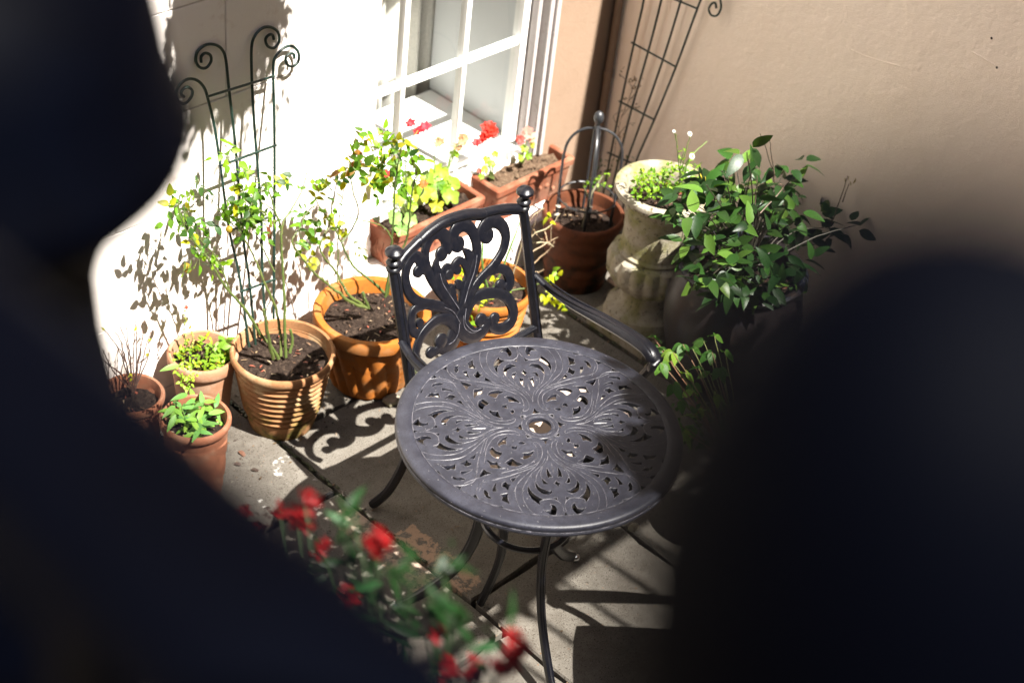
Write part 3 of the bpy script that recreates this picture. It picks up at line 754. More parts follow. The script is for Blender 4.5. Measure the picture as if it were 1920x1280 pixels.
cu1 = cushion('cream seat cushion on the chair tucked behind the table, seen through the pierced top'); cu1.location = (2.611, 2.125, .439)
cu2 = cu1.copy(); col.objects.link(cu2); _a = R(229.8); cu2.location = (2.530+.001*math.cos(_a)+.025*math.sin(_a), 1.150+.001*math.sin(_a)-.025*math.cos(_a), .439); cu2.rotation_euler = (0, 0, _a); cu2['label'] = 'cream seat cushion on the near side chair, mostly hidden by the dark post'

# ------------------------------------------------------------------ pots
def soil_disc(cx, cy, z, r, parent, m=SOIL, seed=0, dome=.012):
    rnd = random.Random(seed); s = MB(); vs = [(cx, cy, z+dome)]; fs = []; n = 40; K = 10
    for k in range(1, K+1):
        for j in range(n):
            a = 2*math.pi*j/n; rr = r*k/K
            vs.append((cx+rr*math.cos(a), cy+rr*math.sin(a), z+dome*(1-(k/K)**2)+rnd.uniform(-.004, .004)))
    for j in range(n): fs.append((0, 1+j, 1+(j+1) % n))
    for k in range(K-1):
        for j in range(n): a = 1+k*n; fs.append((a+j, a+n+j, a+n+(j+1) % n, a+(j+1) % n))
    s.add(vs, fs)
    for i in range(int(60*r/.12)):     # crumbs
        a = rnd.uniform(0, 6.28); rr = r*math.sqrt(rnd.random())*.95; q = rnd.uniform(.002, .006)
        s.ball((cx+rr*math.cos(a), cy+rr*math.sin(a), z+dome*(1-(rr/r)**2)+q*.3), q, n=5, m=4, sq=(1, rnd.uniform(.6, 1.4), .7))
    for i in range(int(26*r/.12)):
        a = rnd.uniform(0, 6.28); rr = r*math.sqrt(rnd.random())*.9; q = rnd.uniform(.006, .013)
        s.ball((cx+rr*math.cos(a), cy+rr*math.sin(a), z+dome*(1-(rr/r)**2)), q, n=7, m=5, sq=(rnd.uniform(.7, 1.3), rnd.uniform(.7, 1.3), .55))
    so_ = s.build('soil', m, parent, smooth=60)
    lt = MB()
    for i in range(int(34*r/.12)):
        a = rnd.uniform(0, 6.28); rr = r*math.sqrt(rnd.random())*.92; zz_ = z+dome*(1-(rr/r)**2)+.007
        c_ = rnd.choice(((.30, .20, .11), (.20, .11, .06), (.40, .30, .19), (.25, .06, .03)))
        if i % 2: lt.leaf((cx+rr*math.cos(a), cy+rr*math.sin(a), zz_), (rnd.uniform(-1, 1), rnd.uniform(-1, 1), .15), (0, 0, 1), rnd.uniform(.010, .022), .006, c_, curl=.3, seg=4)
        else:
            b_ = rnd.uniform(0, 6.28); l_ = rnd.uniform(.008, .02); p_ = V((cx+rr*math.cos(a), cy+rr*math.sin(a), zz_))
            lt.tube([p_, p_+V((math.cos(b_)*l_, math.sin(b_)*l_, .002))], .0011, 5, c=c_)
    tag(lt.build('plant_litter', STEM, so_), kind='stuff')
    return so_

def pot(name, x, y, h, r, rb, m, label, prof=None, fn=None, n=72, group='clay pots along the wall', soil=SOIL, soil_z=None, rim_h=.03, rim_t=.012, ring=0, seed=0, dome=.012):
    root = empty(name, (x, y, 0), label, 'pot', group)
    b = MB(); t = rim_t
    body = []
    K = max(14, ring*8, 64 if fn else 0)
    for k in range(K+1):
        z = (h-rim_h)*k/K; rr = rb+(r-t*.6-rb)*(z/h)**.85
        if ring and z > (h-rim_h)*.22: rr += .0048*math.sin(2*math.pi*ring*z/(h-rim_h))
        body.append((rr, z))
    if prof: body = prof
    b.lathe([(rb*.75, .0)]+body+[(r-t*.9, h-rim_h+.0005), (r-t*1.4, h-rim_h-.01), (rb*.6, .015)], 0, 0, 0, n, fn=fn, close=True)
    bo = b.build('body', m, None); bo.parent = root
    rimm = MB()
    rp = [(r-t*1.5, h-rim_h-.04), (r-t*.75, h-rim_h), (r-.002, h-rim_h+.001), (r, h-rim_h+.006), (r+.001, h-.008), (r-.003, h-.001), (r-t*.5, h+.001), (r-t, h-.002), (r-t*1.25, h-.02), (r-t*1.6, h-rim_h-.05)]
    rimm.lathe(rp, 0, 0, 0, n, close=False)
    ro = rimm.build('rim', m, None); ro.parent = root
    soil_disc(x, y, (soil_z if soil_z is not None else h-.045), r-t*1.45, root, soil, seed, dome)
    return root

pot('clay_pot', 2.406, 2.935, .275, .156, .098, T_RING, 'large mossy ringed clay pot holding the rose under the scroll trellis', ring=11, rim_h=.026, seed=1)
def spiral(a, k, z): return .975+.075*abs(math.sin(9*a+z*13))**.7*(1 if .012 < z < .212 else .25)
pot('clay_pot', 2.752, 2.928, .27, .183, .118, T_ORANGE, 'largest orange clay pot with spiral ribs, left of the chair back', fn=spiral, n=144, rim_h=.045, rim_t=.024, seed=2)
def leafy(a, k, z): return 1+(.05*abs(math.sin(4*a+math.sin(z*30)*.8))*abs(math.sin(z*34+2*a))**.7 if z < .205 else .0)
pot('clay_pot', 2.03, 2.855, .27, .100, .070, T_PINK, 'tall pink clay pot with leaf relief, nearest the camera', fn=leafy, n=100, rim_h=.026, rim_t=.011, seed=3)
pot('clay_pot', 2.240, 3.105, .245, .105, .072, T_PALE, 'pale clay pot of seedlings between the twig pot and the ringed pot', rim_h=.040, rim_t=.012, seed=4)
pot('clay_pot', 1.985, 3.102, .215, .095, .065, T_PINK, 'small clay pot of bare twigs farthest left against the wall', fn=leafy, n=100, rim_h=.026, rim_t=.011, seed=5)
pot('clay_pot', 3.165, 2.823, .25, .143, .095, T_ORANGE, 'orange ringed clay pot seen through the chair back', ring=9, rim_h=.03, rim_t=.014, seed=6)
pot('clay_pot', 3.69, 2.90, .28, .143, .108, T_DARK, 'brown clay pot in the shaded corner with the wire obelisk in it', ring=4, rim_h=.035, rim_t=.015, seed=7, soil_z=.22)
pot('clay_pot', 3.07, 1.70, .24, .115, .08, T_PINK, 'clay pot on the paving right of the bistro table under the trailing leaves', rim_h=.03, rim_t=.012, seed=8, soil_z=.2)

def planter_box(x0, x1, y0, y1, zb, h, label, soil_m, seed):
    root = empty('planter_box', ((x0+x1)/2, (y0+y1)/2, zb), label, 'planter', 'clay planter boxes under the window')
    b = MB(); t = .016; tp = .014
    def ring(z, ins, r=.010):
        a0, a1, b0, b1 = x0+ins, x1-ins, y0+ins, y1-ins; out = []
        for cx, cy, s in ((a1-r, b1-r, 0), (a0+r, b1-r, 90), (a0+r, b0+r, 180), (a1-r, b0+r, 270)):
            for q in range(5): an = R(s+q*22.5); out.append((cx+r*math.cos(an), cy+r*math.sin(an), z))
        return out
    levels = [(zb, tp+.004), (zb+.006, tp), (zb+h-.030, .004), (zb+h-.028, -.004), (zb+h-.006, -.005), (zb+h, .0), (zb+h, t*.7), (zb+h-.005, t), (zb+h-.05, t+.004)]
    vs = []; fs = []; n = 20
    for z, i in levels: vs += ring(z, i)
    for k in range(len(levels)-1):
        for j in range(n): fs.append((k*n+j, k*n+(j+1) % n, (k+1)*n+(j+1) % n, (k+1)*n+j))
    fs.append(tuple(range(n-1, -1, -1))); b.add(vs, fs)
    # swag and boss relief on the front
    rnd = random.Random(seed)
    for i in range(9):
        u = (i+.5)/9; x = x0+.03+(x1-x0-.06)*u; z = zb+h*.42+.018*math.cos(u*math.pi*6)
        b.ball((x, y0+.008, z), .010, n=10, m=6, sq=(1.0, .6, 1))
    for i in range(5):
        y = y0+.03+(y1-y0-.06)*i/4
        b.tube([(x0+.012, y, zb+.02), (x0+.008, y+.01, zb+h*.35), (x0+.005, y-.004, zb+h*.62)], [.002, .005, .002], 6)
    b.build('box', T_BOX, root, smooth=35)
    s = MB(); nx, ny = 40, 16; vs = []; fs = []
    for a in range(ny+1):
        for c in range(nx+1):
            vs.append((x0+t+(x1-x0-2*t)*c/nx, y0+t+(y1-y0-2*t)*a/ny, zb+h-.030+rnd.uniform(-.004, .004)+.006*math.sin(c*.5+a)))
    for a in range(ny):
        for c in range(nx): i = a*(nx+1)+c; fs.append((i, i+1, i+nx+2, i+nx+1))
    s.add(vs, fs)
    for i in range(220):
        q = rnd.uniform(.002, .006); s.ball((rnd.uniform(x0+.03, x1-.03), rnd.uniform(y0+.03, y1-.03), zb+h-.028), q, n=5, m=4, sq=(1, rnd.uniform(.6, 1.5), .8))
    s.build('soil', soil_m, root, smooth=60)
planter_box(3.010, 3.418, 3.118, 3.298, .178, .152, 'red clay planter box holding round geranium leaves, left of the other box', SOIL, 11)
planter_box(3.478, 3.856, 3.112, 3.296, .178, .152, 'red clay planter box with dry soil, in the corner right of the other box', SOIL_DRY, 12)

def build_urn():
    x, y = 3.654, 2.556
    root = empty('stone_urn', (x, y, 0), 'tall weathered pale stone urn on a moulded foot, left of the camellia', 'urn')
    g = MB()
    prof = [(.13, .085), (.128, .10), (.098, .112), (.085, .13), (.082, .165), (.092, .185)]
    def glob(a, k, z): return 1+.045*abs(math.sin(9*a))
    g.lathe(prof, x, y, 0, 60, close=True)
    lb = MB(); lb.lathe([(.088, .186), (.118, .205), (.142, .245), (.146, .285), (.136, .315), (.120, .325)], x, y, 0, 108, fn=lambda a, k, z: 1+.05*abs(math.cos(9*a))*(1 if 0 < k < 5 else .1), close=True)
    cp = MB(); cp.lathe([(.112, .322), (.122, .328), (.123, .336), (.114, .342), (.112, .40), (.116, .47), (.124, .520), (.134, .535), (.150, .541), (.163, .549), (.167, .560), (.164, .571), (.154, .577), (.140, .575), (.133, .568), (.126, .545), (.120, .50)], x, y, 0, 72, close=False)
    g.build('stem', STONE, root); lb.build('lobed_bowl', STONE, root); cp.build('cup', STONE, root)
    f = MB(); f.box((x-.135, y-.135, 0), (x+.135, y+.135, .05), bev=.008); f.lathe([(.135, .050), (.136, .062), (.128, .085)], x, y, 0, 60)
    f.build('foot', STONE, root)
    soil_disc(x, y, .515, .118, root, SOIL, 21)
build_urn()

def build_jar():
    x, y = 3.66, 2.215
    root = empty('glazed_jar', (x, y, 0), 'big dark glazed jar holding the camellia, right of the stone urn', 'jar')
    b = MB(); b.lathe([(.14, 0), (.15, .01), (.185, .10), (.215, .21), (.222, .30), (.205, .385), (.188, .42), (.186, .43)], x, y, 0, 72, close=False)
    b.build('body', GLAZE, root)
    r = MB(); r.lathe([(.186, .426), (.196, .432), (.207, .442), (.209, .452), (.200, .459), (.186, .456), (.180, .44), (.182, .36)], x, y, 0, 72, close=False)
    r.build('rim', GLAZE, root)
    soil_disc(x, y, .395, .18, root, SOIL, 22)
build_jar()

# ------------------------------------------------------------------ trellises and obelisk
def build_trellises():
    # scroll trellis leaning on the window wall, legs in the ringed pot
    top_y = W-.045
    P0 = V((2.5, top_y, .97)); slope = (top_y-3.03)/(.97-.26); nn = V((0, 1, -slope)).normalized()
    q = lambda px, py: onp(px, py, P0, nn)
    root = empty('scroll_trellis', q(500, 640), 'dark green wire trellis with curled tops, leaning on the cream wall in the ringed pot', 'trellis', 'green wire trellises')
    cr1 = lambda pts: [(160+x/2.56, 20+y/2.56) for x, y in pts]
    bars = [
      cr1([(475, 415), (460, 400), (468, 378), (492, 368), (513, 385), (508, 415), (480, 445), (448, 438), (435, 400), (450, 360), (490, 330), (535, 335), (570, 370), (590, 430), (620, 560), (650, 760), (690, 1050), (740, 1280)]) + [(467, 650)],
      cr1([(556, 250), (556, 222), (575, 205), (600, 215), (603, 245), (580, 275), (548, 272), (530, 240), (540, 195), (580, 165), (625, 165), (658, 190), (675, 240), (690, 380), (715, 600), (738, 860), (765, 1150), (785, 1280)]) + [(479, 646)],
      cr1([(905, 140), (898, 118), (880, 118), (865, 140), (875, 170), (905, 180), (930, 150), (925, 105), (890, 80), (850, 85), (815, 120), (798, 180), (800, 340), (812, 560), (828, 760), (845, 1000), (850, 1280)]) + [(500, 626)],
      cr1([(1003, 232), (1000, 210), (980, 208), (962, 228), (968, 258), (995, 268), (1022, 245), (1022, 200), (990, 170), (950, 182), (915, 220), (902, 270), (905, 450), (908, 650), (908, 900), (905, 1280)]) + [(513, 597)],
    ]
    for b in bars:
        m = MB(); m.tube(catmull([q(*p) for p in b], 5), .0042, 8); m.build('upright', GREENWIRE, root)
    for a, b in (((385, 181), (512, 142)), ((408, 311), (516, 271)), ((428, 431), (515, 402)), ((448, 546), (514, 522))):
        m = MB(); off = nn*(-.006); m.tube([q(*a)+off, q(*b)+off], .0038, 8); m.build('crossbar', GREENWIRE, root)
    # fan trellis against the side wall
    Xt = XR-.035
    qx = lambda px, py, k=0: onx(px, py, Xt-.05*k)
    root = empty('fan_trellis', qx(1140, 400, 1), 'dark green wire fan trellis against the peach side wall, above the corner pot', 'trellis', 'green wire trellises')
    uprights = [([(1207, -40), (1207, 0), (1189, 80), (1165, 190), (1143, 300), (1128, 380), (1118, 430)]),
                ([(1250, -60), (1240, 0), (1215, 98), (1185, 202), (1160, 300), (1140, 390), (1128, 440)]),
                ([(1290, -60), (1277, 0), (1243, 112), (1207, 215), (1173, 310), (1150, 400), (1138, 440)]),
                ([(1336, 12), (1343, 28), (1352, 18), (1349, -4), (1338, -12), (1326, -6), (1330, 18), (1340, 30), (1350, 20), (1352, 0), (1340, -18), (1322, -14), (1310, 8), (1268, 124), (1227, 224), (1190, 300), (1165, 400), (1150, 440)])]
    uprights[3] = [(1343, 16), (1341, 6), (1334, 8), (1329, 18), (1334, 29), (1345, 29), (1352, 14), (1348, -5), (1335, -16), (1320, -8), (1308, 15), (1268, 124), (1227, 224), (1190, 310), (1165, 400), (1150, 440)]
    for u in uprights:
        m = MB(); m.tube(catmull([qx(*p) for p in u], 4), .0040, 8); m.build('upright', GREENWIRE, root)
    for a, b in (((1186, 79), (1268, 124)), ((1163, 189), (1229, 224)), ((1141, 285), (1198, 310)), ((1222, -20), (1310, 16))):
        m = MB(); m.tube([qx(*a)-V((.006, 0, 0)), qx(*b)-V((.006, 0, 0))], .0036, 8); m.build('crossbar', GREENWIRE, root)
    # obelisk in the corner pot
    cx, cy = 3.70, 2.905; zt = .605
    root = empty('wire_obelisk', (cx, cy, .22), 'black wire plant obelisk with a ball finial standing in the brown corner pot', 'obelisk')
    f = MB(); f.lathe([(.004, zt-.012), (.010, zt-.008), (.011, zt), (.006, zt+.008), (.008, zt+.014), (.0155, zt+.026), (.0175, zt+.038), (.0145, zt+.052), (.006, zt+.060), (.001, zt+.061)], cx, cy, 0, 20); f.build('ball_finial', BLACKWIRE, root)
    for k, ang in enumerate((-47, 43, 133, 223)):
        a = R(ang); u = V((math.cos(a), math.sin(a), 0)); c = V((cx, cy, 0))
        m = MB(); rr = .098
        m.tube(catmull([c+V((0, 0, zt-.004)), c+u*.03+V((0, 0, zt-.006)), c+u*.065+V((0, 0, zt-.026)), c+u*.090+V((0, 0, zt-.066)), c+u*rr+V((0, 0, zt-.12)), c+u*rr+V((0, 0, .40)), c+u*(rr-.004)+V((0, 0, .20))], 5), .0048, 8)
        m.build('leg', BLACKWIRE, root)
    m = MB(); m.tube([(cx+.006, cy-.004, zt), (cx+.010, cy-.010, .45), (cx+.012, cy-.014, .22)], [.007, .0065, .006], 8); m.build('centre_rod', BLACKWIRE, root)
    m = MB()
    m.tube([(cx+.098*math.cos(2*math.pi*i/36), cy+.098*math.sin(2*math.pi*i/36), .33) for i in range(36)], .0032, 6, closed=True); m.build('hoop', BLACKWIRE, root)
build_trellises()

# ------------------------------------------------------------------ plants
G_MID = (.080, .185, .013); G_LIGHT = (.160, .290, .016); G_YEL = (.28, .29, .015); G_DARK = (.030, .075, .014); RED_L = (.13, .045, .022)
C_CANE = (.085, .12, .022); C_WOOD = (.13, .075, .045); C_TWIG = (.075, .035, .025)
SUNV = V((.04, -.53, .85))
def jit(c, rnd, a=.22):
    k = 1+rnd.uniform(-a, a); return (c[0]*k*(1+rnd.uniform(-.12, .12)), c[1]*k, c[2]*k)
def rvec(rnd): 
    while True:
        v = V((rnd.uniform(-1, 1), rnd.uniform(-1, 1), rnd.uniform(-1, 1)))
        if .1 < v.length < 1: return v.normalized()
def plant(name, loc, label, cat='plant', group=None):
    return empty(name, loc, label, cat, group)
def compound(lv, st, p, d, rnd, L=.03, n=2, c=G_MID, stem_c=C_CANE):
    """rose leaf: petiole with n pairs of leaflets and one at the tip"""
    d = V(d).normalized(); up = (SUNV*.7+rvec(rnd)*.75).normalized(); sd = d.cross(up).normalized()
    ln = L*(.9+.75*n); P = [V(p)+d*ln*t - V((0, 0, 1))*(.25*ln*t*t) for t in (0, .35, .7, 1)]
    st.tube(P, [.0010, .0009, .0008, .0006], 5, c=stem_c)
    for k in range(n):
        b = P[1]+(P[3]-P[1])*(k/n*1.0)
        for s in (-1, 1):
            q = (d*.55+sd*s+rvec(rnd)*.3).normalized()
            lv.leaf(b, q, up+rvec(rnd)*.35, L*rnd.uniform(.75, 1.05), L*.62, jit(c, rnd), fold=.22, curl=.18, seg=5)
    lv.leaf(P[3], d, up+rvec(rnd)*.3, L*1.1, L*.68, jit(c, rnd), fold=.22, curl=.2, seg=5)
def pick(rnd, tbl):
    r = rnd.random(); a = 0
    for w, c in tbl:
        a += w
        if r < a: return c
    return tbl[-1][1]
ROSE = [(.46, G_MID), (.26, G_LIGHT), (.17, G_YEL), (.025, RED_L), (.085, G_DARK)]
ROSE_Y = [(.24, G_MID), (.34, G_LIGHT), (.40, G_YEL), (.02, (.22, .11, .02))]
def cane(st, pts, r0, r1, rnd, c=C_CANE, thorns=True):
    P = catmull(pts, 6); n = len(P)
    P = [p+rvec(rnd)*.0012 for p in P]
    st.tube(P, [r0+(r1-r0)*i/(n-1) for i in range(n)], 7, c=jit(c, rnd, .15))
    if thorns:
        for i in range(2, n-1, 3):
            t = (P[i]-P[i-1]).normalized(); o = t.cross(rvec(rnd)).normalized(); r = r0+(r1-r0)*i/(n-1)
            st.tube([P[i]+o*r*.7, P[i]+o*(r+.005)-t*.002], [.0014, .0002], 4, c=(.16, .10, .05))
    return P

def trace(pts, ya, yb):
    """traced cane: pixel polyline laid on planes running from depth ya (root) to yb (tip)"""
    n = len(pts); return [ony(px, py, ya+(yb-ya)*i/(n-1)) for i, (px, py) in enumerate(pts)]

def rose_one():
    rnd = random.Random(41)
    root = plant('climbing_rose', (2.41, 2.93, .23), 'leggy rose in the mossy ringed pot, growing up the scroll trellis', 'rose', 'roses in pots')
    st = MB(); lv = MB()
    canes = [
     ([(522, 672), (505, 645), (489, 628), (470, 595), (451, 569), (425, 540), (403, 507), (385, 478), (362, 450), (348, 425), (335, 395), (338, 365)], 2.93, 3.04, .0055, .0018),
     ([(527, 668), (527, 640), (524, 615), (518, 580), (503, 545), (492, 520), (484, 498), (470, 470), (455, 440), (450, 415)], 2.93, 3.06, .005, .002),
     ([(536, 670), (534, 620), (533, 560), (531, 520), (528, 470), (526, 425), (515, 395), (507, 365), (498, 340)], 2.92, 3.02, .005, .002),
     ([(528, 440), (532, 415), (548, 390), (560, 370), (570, 345), (575, 322)], 2.94, 2.99, .003, .0012),
     ([(541, 670), (548, 640), (544, 618)], 2.94, 2.95, .005, .004),
     ([(512, 672), (505, 640), (498, 600), (494, 580)], 2.92, 2.93, .0055, .004),
     ([(430, 545), (420, 515), (410, 490), (395, 470), (380, 455), (365, 430), (352, 405), (349, 385)], 3.0, 3.06, .0028, .0012),
     ([(362, 450), (350, 420), (345, 395), (352, 370), (360, 350), (372, 335)], 3.02, 3.05, .002, .001),
     ([(500, 400), (480, 390), (462, 375), (448, 350), (440, 320), (428, 300)], 3.02, 3.08, .0025, .001),
     ([(455, 440), (440, 425), (425, 410), (410, 395), (400, 385)], 3.04, 3.07, .002, .001),
     ([(515, 395), (500, 385), (480, 372), (465, 365)], 3.0, 3.05, .002, .001),
     ([(515, 510), (500, 480), (488, 455), (475, 430)], 2.98, 3.05, .0025, .0012),
    ]
    paths = []
    for pts, a, b, r0, r1 in canes: paths.append(cane(st, trace(pts, a, b), r0, r1, rnd))
    spots = [(330, 362), (318, 375), (345, 385), (350, 402), (372, 340), (380, 352), (425, 298), (437, 285), (452, 322), (462, 330), (470, 322), (430, 385), (442, 400), (450, 388), (462, 402), (470, 395), (485, 372), (495, 400),
             (480, 415), (488, 430), (455, 355), (440, 360), (400, 428), (388, 440), (365, 448), (372, 462), (385, 478), (400, 482), (412, 500), (345, 505), (365, 415), (352, 425), (505, 408), (492, 350), (512, 352), (535, 335), (545, 330),
             (475, 385), (465, 415), (448, 418), (505, 430), (495, 418), (425, 395), (458, 375), (436, 375), (420, 408), (480, 360), (360, 365), (335, 400), (340, 420), (500, 330), (470, 350), (458, 410), (442, 385)]
    for i, (px, py) in enumerate(spots):
        y = rnd.uniform(2.99, 3.10); p = ony(px, py, y)
        d = (rvec(rnd)*.8+V((0, -.15, -.1))).normalized()
        compound(lv, st, p-d*.03, d, rnd, L=rnd.uniform(.024, .034), n=rnd.choice((1, 2, 2)), c=pick(rnd, ROSE))
        if rnd.random() < .45: compound(lv, st, p+rvec(rnd)*.02, rvec(rnd), rnd, L=rnd.uniform(.020, .03), n=1, c=pick(rnd, ROSE))
    for px, py in ((350, 500), (352, 506), (430, 430)):
        lv.ball(ony(px, py, 3.02), .011, c=(.32, .22, .02), n=8, m=6)
    st.build('cane', STEM, root); lv.build('foliage', LEAF, root)
rose_one()

def rose_two():
    rnd = random.Random(42)
    root = plant('climbing_rose', (2.76, 2.92, .23), 'tall rose in the largest orange pot, its yellow green leaves in front of the window', 'rose', 'roses in pots')
    st = MB(); lv = MB()
    canes = [
     ([(691, 577), (670, 572), (649, 561), (638, 550), (627, 543), (612, 530), (595, 517), (580, 502), (568, 486), (555, 468), (548, 450), (560, 430), (575, 400), (590, 385)], 2.92, 3.02, .0058, .0016),
     ([(691, 577), (682, 572), (665, 562), (650, 548), (645, 537), (638, 527), (634, 517), (622, 500), (606, 480), (600, 462), (608, 440), (618, 420), (622, 390), (628, 360), (632, 335)], 2.92, 3.03, .0055, .0014),
     ([(724, 552), (706, 535), (693, 524), (680, 514), (667, 504), (658, 492), (651, 480), (640, 455), (628, 430), (614, 410), (600, 390), (590, 370), (575, 355)], 2.94, 3.06, .005, .0014),
     ([(722, 556), (728, 520), (733, 478), (735, 440), (738, 400), (741, 350), (746, 310), (752, 280), (758, 262)], 2.90, 2.86, .0042, .0018),
     ([(726, 554), (740, 500), (752, 470), (762, 450), (767, 420), (770, 380), (776, 345), (781, 322), (772, 300)], 2.90, 2.84, .0042, .0016),
     ([(735, 450), (726, 432), (712, 422), (690, 416), (665, 410), (642, 404)], 2.87, 2.92, .0025, .0012),
     ([(640, 455), (660, 430), (672, 395), (662, 360), (658, 320), (668, 290), (680, 262)], 2.98, 3.0, .0028, .0012),
     ([(691, 577), (684, 560), (680, 548)], 2.92, 2.93, .006, .005),
     ([(632, 530), (634, 490), (634, 440), (640, 380), (650, 320)], 3.03, 3.09, .0022, .0012),
    ]
    for pts, a, b, r0, r1 in canes: cane(st, trace(pts, a, b), r0, r1, rnd)
    low = [(572, 350), (585, 345), (600, 335), (612, 330), (622, 320), (630, 340), (590, 372), (604, 392), (618, 372), (568, 398), (580, 415), (560, 432), (585, 440), (600, 425), (612, 445), (622, 460), (638, 440), (575, 460), (588, 480), (596, 500), (625, 400), (560, 385), (548, 395), (608, 355), (668, 470), (672, 452), (560, 455), (592, 455), (630, 425), (605, 410)]
    for px, py in low:
        p = ony(px, py, rnd.uniform(2.95, 3.08)); d = (rvec(rnd)*.8+V((0, -.1, -.1))).normalized()
        compound(lv, st, p-d*.02, d, rnd, L=rnd.uniform(.021, .031), n=rnd.choice((1, 2, 2)), c=pick(rnd, ROSE_Y if rnd.random() < .5 else ROSE))
    top = [(662, 285), (672, 270), (682, 262), (690, 252), (700, 262), (655, 300), (668, 300), (700, 285), (712, 275), (720, 292), (705, 310), (690, 300), (735, 285), (745, 270), (728, 262), (752, 300), (765, 285), (772, 305), (760, 320), (740, 315), (715, 322), (690, 330), (700, 345), (778, 290), (785, 310), (795, 300), (802, 320), (672, 320), (752, 335), (775, 340), (730, 340), (710, 300), (680, 285), (745, 300), (696, 276), (756, 262), (663, 315)]
    for px, py in top:
        p = ony(px, py, rnd.uniform(2.82, 2.98)); d = (rvec(rnd)*.8+V((0, -.1, -.15))).normalized()
        c = pick(rnd, ROSE_Y) if px < 712 else pick(rnd, ROSE)
        compound(lv, st, p-d*.02, d, rnd, L=rnd.uniform(.026, .042), n=1, c=c)
        if rnd.random() < .5: compound(lv, st, p+rvec(rnd)*.02, rvec(rnd), rnd, L=rnd.uniform(.024, .036), n=1, c=c)
    for px, py in ((752, 585), (643, 558)): pass
    st.build('cane', STEM, root); lv.build('foliage', LEAF, root)
rose_two()

def rose_rear():
    rnd = random.Random(43)
    root = plant('rose_cutting', (3.165, 2.823, .21), 'small rose with lime leaves and pale dead twigs behind the chair back', 'rose', 'roses in pots')
    st = MB(); lv = MB(); b = V((3.165, 2.823, .205))
    tw = [[(985, 470), (1000, 440), (1030, 425), (1050, 400)], [(985, 480), (1010, 465), (1032, 452), (1046, 445)], [(990, 470), (1002, 420), (1008, 400)], [(995, 500), (1015, 480), (1028, 470), (1040, 452)], [(1000, 455), (1025, 455), (1038, 462)],
          [(960, 520), (975, 470), (985, 430), (1000, 405), (1020, 390)], [(1000, 430), (1010, 445), (1020, 450)], [(1020, 430), (1030, 460), (1034, 420)], [(985, 500), (1005, 510), (1020, 505)]]
    for t in tw: cane(st, trace(t, 2.80, 2.76), .0024, .0011, rnd, c=(.46, .36, .22))
    cane(st, [b, ony(905, 500, 2.82), ony(904, 460, 2.83), ony(905, 425, 2.84)], .004, .003, rnd, c=(.12, .22, .04))
    cane(st, [b, ony(940, 510, 2.80), ony(962, 450, 2.80), ony(978, 410, 2.82)], .004, .003, rnd, c=(.10, .20, .04))
    cane(st, [b, ony(985, 540, 2.76), ony(1015, 530, 2.73)], .003, .002, rnd)
    LIME = (.42, .46, .015)
    for px, py, n in ((868, 545, 3), (880, 590, 4), (900, 575, 3), (915, 560, 3), (860, 520, 3), (872, 500, 3), (885, 530, 3), (1035, 412, 3), (1028, 520, 4), (1040, 515, 4), (1035, 545, 4), (1045, 560, 4), (1022, 555, 3), (1015, 530, 2), (1052, 575, 3), (1030, 570, 3), (940, 540, 2), (860, 575, 3), (845, 600, 3), (880, 605, 3), (925, 520, 2), (890, 480, 2), (1028, 400, 2)):
        for k in range(n):
            p = ony(px+rnd.uniform(-8, 8), py+rnd.uniform(-8, 8), rnd.uniform(2.72, 2.80)); d = (rvec(rnd)*.7+V((0, -.2, -.2))).normalized()
            lv.leaf(p, d, SUNV+rvec(rnd)*.5, rnd.uniform(.022, .036), .017, jit(LIME if rnd.random() < .75 else G_LIGHT, rnd), seg=5)
    st.build('cane', STEM, root); lv.build('foliage', LEAF, root)
rose_rear()

